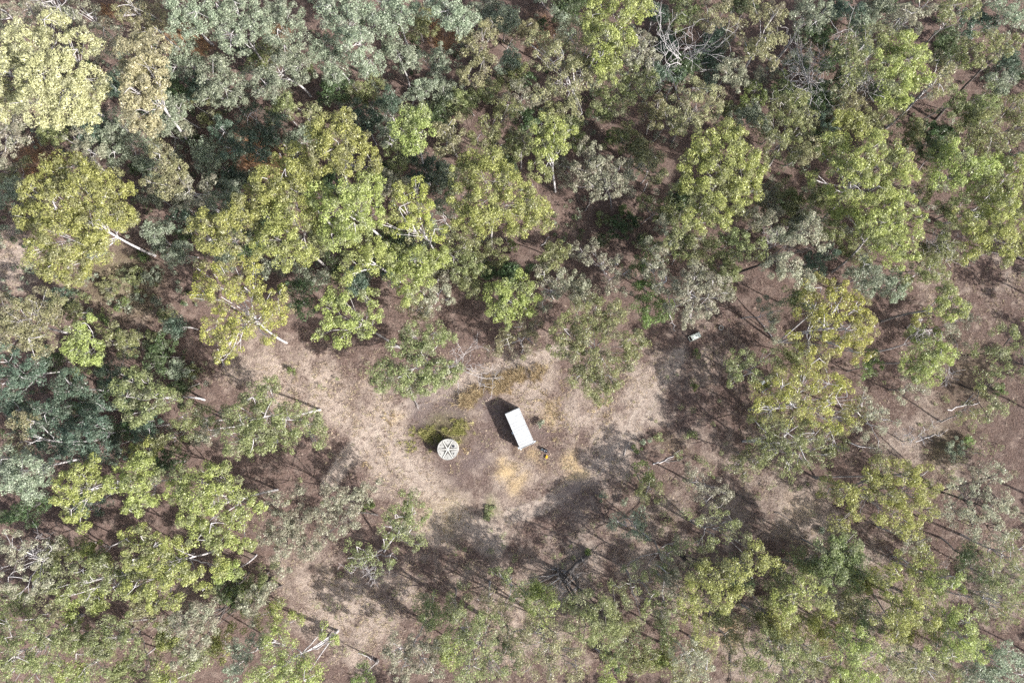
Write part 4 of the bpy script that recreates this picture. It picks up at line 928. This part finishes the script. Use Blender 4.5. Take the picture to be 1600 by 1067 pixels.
# ------------------------------------------------------------------ white container
def container():
    c = (at(789, 647, 2.6)[0]+at(811, 637, 2.6)[0]+at(835, 691, 2.6)[0]+at(813, 703, 2.6)[0])/4
    d = at(824, 697, 2.6)[0]-at(800, 642, 2.6)[0]; rz = math.atan2(d[1], d[0])
    Lh, Wh, H = 3.07, 1.23, 2.60
    root = empty('container', (c[0], c[1], .0), rz)
    tag(root, 'white steel shipping container with a ribbed roof standing alone in the clearing', 'container')
    def corr(p0, p1, z0, z1, out, pitch=.27, dep=.036):
        """corrugated sheet between two ground points"""
        p0, p1, out = Vector(p0), Vector(p1), Vector(out); ln = (p1-p0).length; n = int(ln/pitch); bm = bmesh.new(); prev = None; u = (p1-p0)/ln
        for k in range(n):
            for f_, dd in ((0, 0), (.25, 0), (.4, -dep), (.75, -dep), (.9, 0)):
                q = p0+u*((k+f_)*ln/n)+out*dd
                a, b = bm.verts.new((q.x, q.y, z0)), bm.verts.new((q.x, q.y, z1))
                if prev: bm.faces.new((prev[0], a, b, prev[1]))
                prev = (a, b)
        a, b = bm.verts.new((p1.x, p1.y, z0)), bm.verts.new((p1.x, p1.y, z1)); bm.faces.new((prev[0], a, b, prev[1])); return bm
    for s in (-1, 1): mesh_obj('side_wall', corr((-Lh+.12, s*(Wh-.03), 0), (Lh-.12, s*(Wh-.03), 0), .16, H-.13, (0, s, 0)), WALLP, root)
    mesh_obj('end_wall', corr((-Lh+.03, -Wh+.12, 0), (-Lh+.03, Wh-.12, 0), .16, H-.13, (-1, 0, 0)), WALLP, root)
    # roof: shallow pressed ribs across, slightly domed
    bm = bmesh.new(); n = 13; prev = None
    for k in range(n):
        for f_, z in ((.0, .007), (.36, .007), (.5, -.008), (.86, -.008)):
            xx = -Lh+.07+(k+f_)*(2*Lh-.14)/n
            row = [bm.verts.new((xx, yy, H-.03+z+.018*(1-(yy/Wh)**2))) for yy in (-Wh+.06, -.6, 0, .6, Wh-.06)]
            if prev:
                for q in range(4): bm.faces.new((prev[q], row[q], row[q+1], prev[q+1]))
            prev = row
    mesh_obj('roof', bm, WHITE, root)
    for s in (-1, 1):
        bm = bmesh.new(); box(bm, (0, s*(Wh-.03), H-.06), (2*Lh-.36, .07, .12), bev=.01); mesh_obj('top_rail', bm, WHITE, root)
        bm = bmesh.new(); box(bm, (0, s*(Wh-.03), .09), (2*Lh-.36, .08, .15), bev=.01); mesh_obj('bottom_rail', bm, WALLP, root)
        bm = bmesh.new(); box(bm, (s*(Lh-.03), 0, H-.06), (.07, 2*Wh-.36, .12), bev=.01); mesh_obj('header', bm, WHITE, root)
        bm = bmesh.new(); box(bm, (s*(Lh-.03), 0, .09), (.08, 2*Wh-.36, .15), bev=.01); mesh_obj('door_sill' if s > 0 else 'bottom_rail', bm, WALLP, root)
        for t in (-1, 1):
            bm = bmesh.new(); box(bm, (s*(Lh-.07), t*(Wh-.07), H/2), (.13, .13, H-.30)); mesh_obj('corner_post', bm, WALLP, root)
            for z in (.075, H-.055):
                bm = bmesh.new(); box(bm, (s*(Lh-.08), t*(Wh-.08), z), (.18, .18, .13), bev=.012); mesh_obj('corner_casting', bm, WHITE if z > 1 else STEEL, root)
    for s in (-1, 1):
        bm = bmesh.new(); box(bm, (Lh-.05, s*.545, H/2), (.05, 1.06, H-.34), bev=.008); dr = mesh_obj('door', bm, WALLP, root)
        for q in (.25, .8):
            bm = bmesh.new(); cyl(bm, (Lh+.01, s*q, .2), .018, .018, H-.42, 8); mesh_obj('lock_rod', bm, STEEL, dr)
        bm = bmesh.new(); box(bm, (Lh+.045, s*.52, 1.15), (.02, .5, .035)); mesh_obj('handle', bm, STEEL, dr)
    # steel brackets that stick out past the roof line
    for (x, y, sx, sy) in ((Lh+.14, -Wh+.05, .34, .20), (Lh-.12, -Wh-.17, .30, .30), (Lh-.05, Wh+.16, .18, .28), (.35, -Wh-.14, .40, .24)):
        bm = bmesh.new(); box(bm, (x, y, .75), (sx, sy, .04), bev=.01); box(bm, (x, y, .37), (.05, .05, .72)); mesh_obj('bracket', bm, STEEL, root)
    bm = bmesh.new(); box(bm, (0, 0, .16), (2*Lh-.2, 2*Wh-.2, .06)); mesh_obj('floor_panel', bm, WALLP, root)
container()

# ------------------------------------------------------------------ round concrete water tank
def tank():
    p, s = at(699.5, 702, 2.0); R, H = 16.4*s, 2.0
    root = empty('water_tank', (p[0], p[1], 0)); tag(root, 'round concrete water tank with six pale ribs starred on its flat lid', 'water tank')
    bm = bmesh.new(); lathe(bm, [(R-.06, -.1), (R-.06, H-.12), (R-.14, H-.11)], 64); mesh_obj('wall', bm, CONCW, root, True)
    bm = bmesh.new(); r_ = lathe(bm, [(R-.10, H-.13), (R-.01, H-.12), (R, H-.10), (R, H-.03), (R-.02, H-.005), (R-.09, H), (R-.13, H-.025), (.25, H-.019), (.02, H-.018)], 64); bm.faces.new(r_[-1]); mesh_obj('lid', bm, CONC, root)
    def zl(r): return H-.022
    for k in range(6):
        a = math.radians(0+60*k)+.02; ca, sa = math.cos(a), math.sin(a)
        bm = bmesh.new(); r0, r1 = .16, R-.16
        box(bm, (((r0+r1)/2)*ca, ((r0+r1)/2)*sa, zl(.8)+.035), (r1-r0, .17, .07), a, .015); rb = mesh_obj('rib', bm, CONCR, root)
        for t in (-1, 1):       # dark strips for the grooves beside the rib
            bm = bmesh.new(); rr0, rr1 = .45, R-.24; off = .135*t
            box(bm, (((rr0+rr1)/2)*ca-off*sa, ((rr0+rr1)/2)*sa+off*ca, zl(.8)+.006), (rr1-rr0, .085, .02), a); mesh_obj('groove', bm, CONCD, root)
        am = a+math.radians(30)  # dark stained chevron pocket between two ribs
        bm = bmesh.new()
        pts = [(.20, 0), (.98, .42), (.90, .25), (.60, 0), (.90, -.25), (.98, -.42)]
        lo = []; hi = []
        for (u, v) in pts:
            X_, Y_ = u*math.cos(am)-v*math.sin(am), u*math.sin(am)+v*math.cos(am)
            lo.append(bm.verts.new((X_, Y_, zl(.5)-.02))); hi.append(bm.verts.new((X_, Y_, zl(.3)+.012)))
        bm.faces.new([hi[0], hi[1], hi[2], hi[3]]); bm.faces.new([hi[0], hi[3], hi[4], hi[5]])
        for q in range(6): bm.faces.new((lo[q], lo[(q+1) % 6], hi[(q+1) % 6], hi[q]))
        mesh_obj('pocket', bm, CONCD, root)
        if k not in (0, 5):
            bm = bmesh.new(); cyl(bm, (1.36*math.cos(am), 1.36*math.sin(am), zl(1.3)-.02), .07, .07, .035, 10); mesh_obj('lifting_eye', bm, CONCD, root)
    bm = bmesh.new(); cyl(bm, (0, 0, H-.03), .2, .18, .09, 20); mesh_obj('hub', bm, CONCR, root)
    hx, hy = at(708.5, 697, H)[0][:2]-p[:2]
    bm = bmesh.new(); cyl(bm, (hx, hy, zl(1)-.03), .20, .20, .10, 24); h = mesh_obj('hatch', bm, BLACKP, root)
    bm = bmesh.new(); cyl(bm, (hx, hy, zl(1)+.071), .13, .12, .03, 20); mesh_obj('cap', bm, BLACKP, h)
    vx, vy = at(709, 708.5, H)[0][:2]-p[:2]
    bm = bmesh.new(); cyl(bm, (vx, vy, zl(1)-.02), .06, .06, .14, 12); box(bm, (vx+.02, vy-.06, zl(1)+.03), (.26, .07, .06), .9); mesh_obj('overflow_pipe', bm, RUBBER, root)
tank()

# ------------------------------------------------------------------ small things
def drum(px, py, r, h, m, label, name, cat):
    p, _ = at(px, py, h); root = empty(name, (p[0], p[1], 0)); tag(root, label, cat)
    bm = bmesh.new(); lathe(bm, [(0.01, .0), (r*.94, .0), (r, .04), (r, h*.32), (r*1.03, h*.34), (r, h*.36), (r, h*.66), (r*1.03, h*.68), (r, h*.70), (r, h-.02), (r*.96, h), (r*.93, h-.03), (.01, h-.03)], 28)
    mesh_obj('body', bm, m, root, True)
    bm = bmesh.new(); cyl(bm, (r*.5, 0, h-.04), .04, .04, .04, 10); mesh_obj('bung', bm, STEEL, root); return root
drum(852.7, 704.6, .30, .85, BLACKP, 'black plastic drum beside the white container', 'drum', 'drum')
p, _ = at(847.3, 702.4, .35); rt = empty('bucket', (p[0], p[1], 0)); tag(rt, 'small pale bucket standing against the black drum', 'bucket')
bm = bmesh.new(); lathe(bm, [(.01, 0), (.16, 0), (.19, .38), (.205, .38), (.205, .36), (.175, .35), (.15, .03), (.01, .03)], 24); mesh_obj('body', bm, PALEP, rt, True)
T = Tubes(); a = np.linspace(0, math.pi, 10); T.add(np.stack([np.cos(a)*.2, np.sin(a)*.14, .37+np.sin(a)*.06], -1), np.full(10, .008), 4); link('handle', T.mesh('handle'), STEEL, rt)
p, _ = at(854.0, 714.0, .3); rt = empty('jerrycan', (p[0], p[1], 0), 1.25); tag(rt, 'bright yellow jerrycan lying just below the black drum', 'jerrycan')
bm = bmesh.new(); box(bm, (0, 0, .13), (.50, .34, .24), 0, .05); mesh_obj('body', bm, YELP, rt)
bm = bmesh.new(); box(bm, (.24, .08, .15), (.12, .05, .05), 0, .01); box(bm, (.24, -.08, .15), (.12, .05, .05), 0, .01); box(bm, (.31, 0, .15), (.04, .22, .05), 0, .01); mesh_obj('handle', bm, YELP, rt)
bm = bmesh.new(); cyl(bm, (-.19, .06, .25), .05, .045, .06, 12); mesh_obj('cap', bm, BLACKP, rt)
p, _ = at(1126, 512, 0); rt = empty('tyre', (p[0], p[1], 0)); tag(rt, 'old black car tyre dumped on the leaf litter', 'tyre')
bm = bmesh.new(); lathe(bm, [(.22, .04), (.26, .0), (.40, .0), (.45, .05), (.45, .21), (.40, .26), (.26, .26), (.22, .22), (.25, .2), (.36, .2), (.36, .06), (.25, .06), (.22, .04)], 32); mesh_obj('casing', bm, RUBBER, rt, True)
bm = bmesh.new()
for k in range(32):
    a = k*math.pi/16; box(bm, (.452*math.cos(a), .452*math.sin(a), .13), (.016, .05, .15), a)
mesh_obj('tread', bm, RUBBER, rt)
# pale trough half under the khaki-grey gum
p, _ = at(1086, 526, .5); q = at(1096, 521, .5)[0]-at(1078, 529, .5)[0]
rt = empty('trough', (p[0], p[1], 0), math.atan2(q[1], q[0])); tag(rt, 'pale weathered sheet-metal trough half hidden beneath the khaki-grey gum', 'trough')
bm = bmesh.new(); Lx, Ly, Hh = 1.0, .42, .42
for s in (-1, 1): box(bm, (0, s*Ly, Hh/2), (2*Lx, .04, Hh), 0, .01); box(bm, (s*(Lx-.02), 0, Hh/2), (.04, 2*Ly-.04, Hh-.01), 0, .01)
mesh_obj('side', bm, TROUGH, rt)
bm = bmesh.new(); box(bm, (.18, 0, Hh-.03), (1.55, .78, .03), 0, .008)
for k in range(7): box(bm, (-.48+k*.22, 0, Hh-.005), (.04, .76, .025))
mesh_obj('lid', bm, TROUGH, rt)
p, _ = at(1193, 598, .1); rt = empty('metal_sheet', (p[0], p[1], 0), .5)
tag(rt, 'small bent pale metal sheet lying under the loose olive gum', 'metal sheet')
bm = bmesh.new()
prev = None
for k in range(13):
    row = [bm.verts.new((-.3+k*.05, yy, .05+.015*(k % 2)+.05*(k/12)**2)) for yy in (-.28, .28)]
    row += [bm.verts.new((v.co.x, v.co.y, v.co.z-.008)) for v in row]
    if prev: bm.faces.new((prev[0], row[0], row[1], prev[1])); bm.faces.new((prev[3], row[3], row[2], prev[2])); bm.faces.new((prev[2], row[2], row[0], prev[0])); bm.faces.new((prev[1], row[1], row[3], prev[3]))
    prev = row
mesh_obj('sheet', bm, PALEP, rt)
# dark burnt stumps
for (x, y, h, r, lab) in ((590, 1032, 1.0, .22, 'grey cut stump at the bottom edge'), (776, 921, .7, .12, 'slim black stump among thin leaves')):
    p, _ = at(x, y, 0); T = Tubes(); T.add(np.array([(0, 0, -.1), (.02, .03, h*.5), (.05, -.02, h)]), (r*1.2, r, r*.85), 8); T.add(np.array([(.05, -.02, h), (.05, -.02, h-.02)]), (r*.85, .01), 8)
    o = link('stump', T.mesh('stump'), BARK['d' if 'black' in lab else 'g'], loc=(p[0], p[1], 0)); tag(o, place(lab, x, y), 'stump')
p0, _ = at(1139, 1003, 0)
stick(99, (1140, 1004), (1143, 1066), .13, 'straight dark log standing in for a trunk shadow in tawny grass at the bottom edge', 'd', 'fallen_log')  # dark bar laid along the line of a trunk's shadow
print('LEAF QUADS', COUNT['leaves'], 'objects', len(bpy.data.objects))
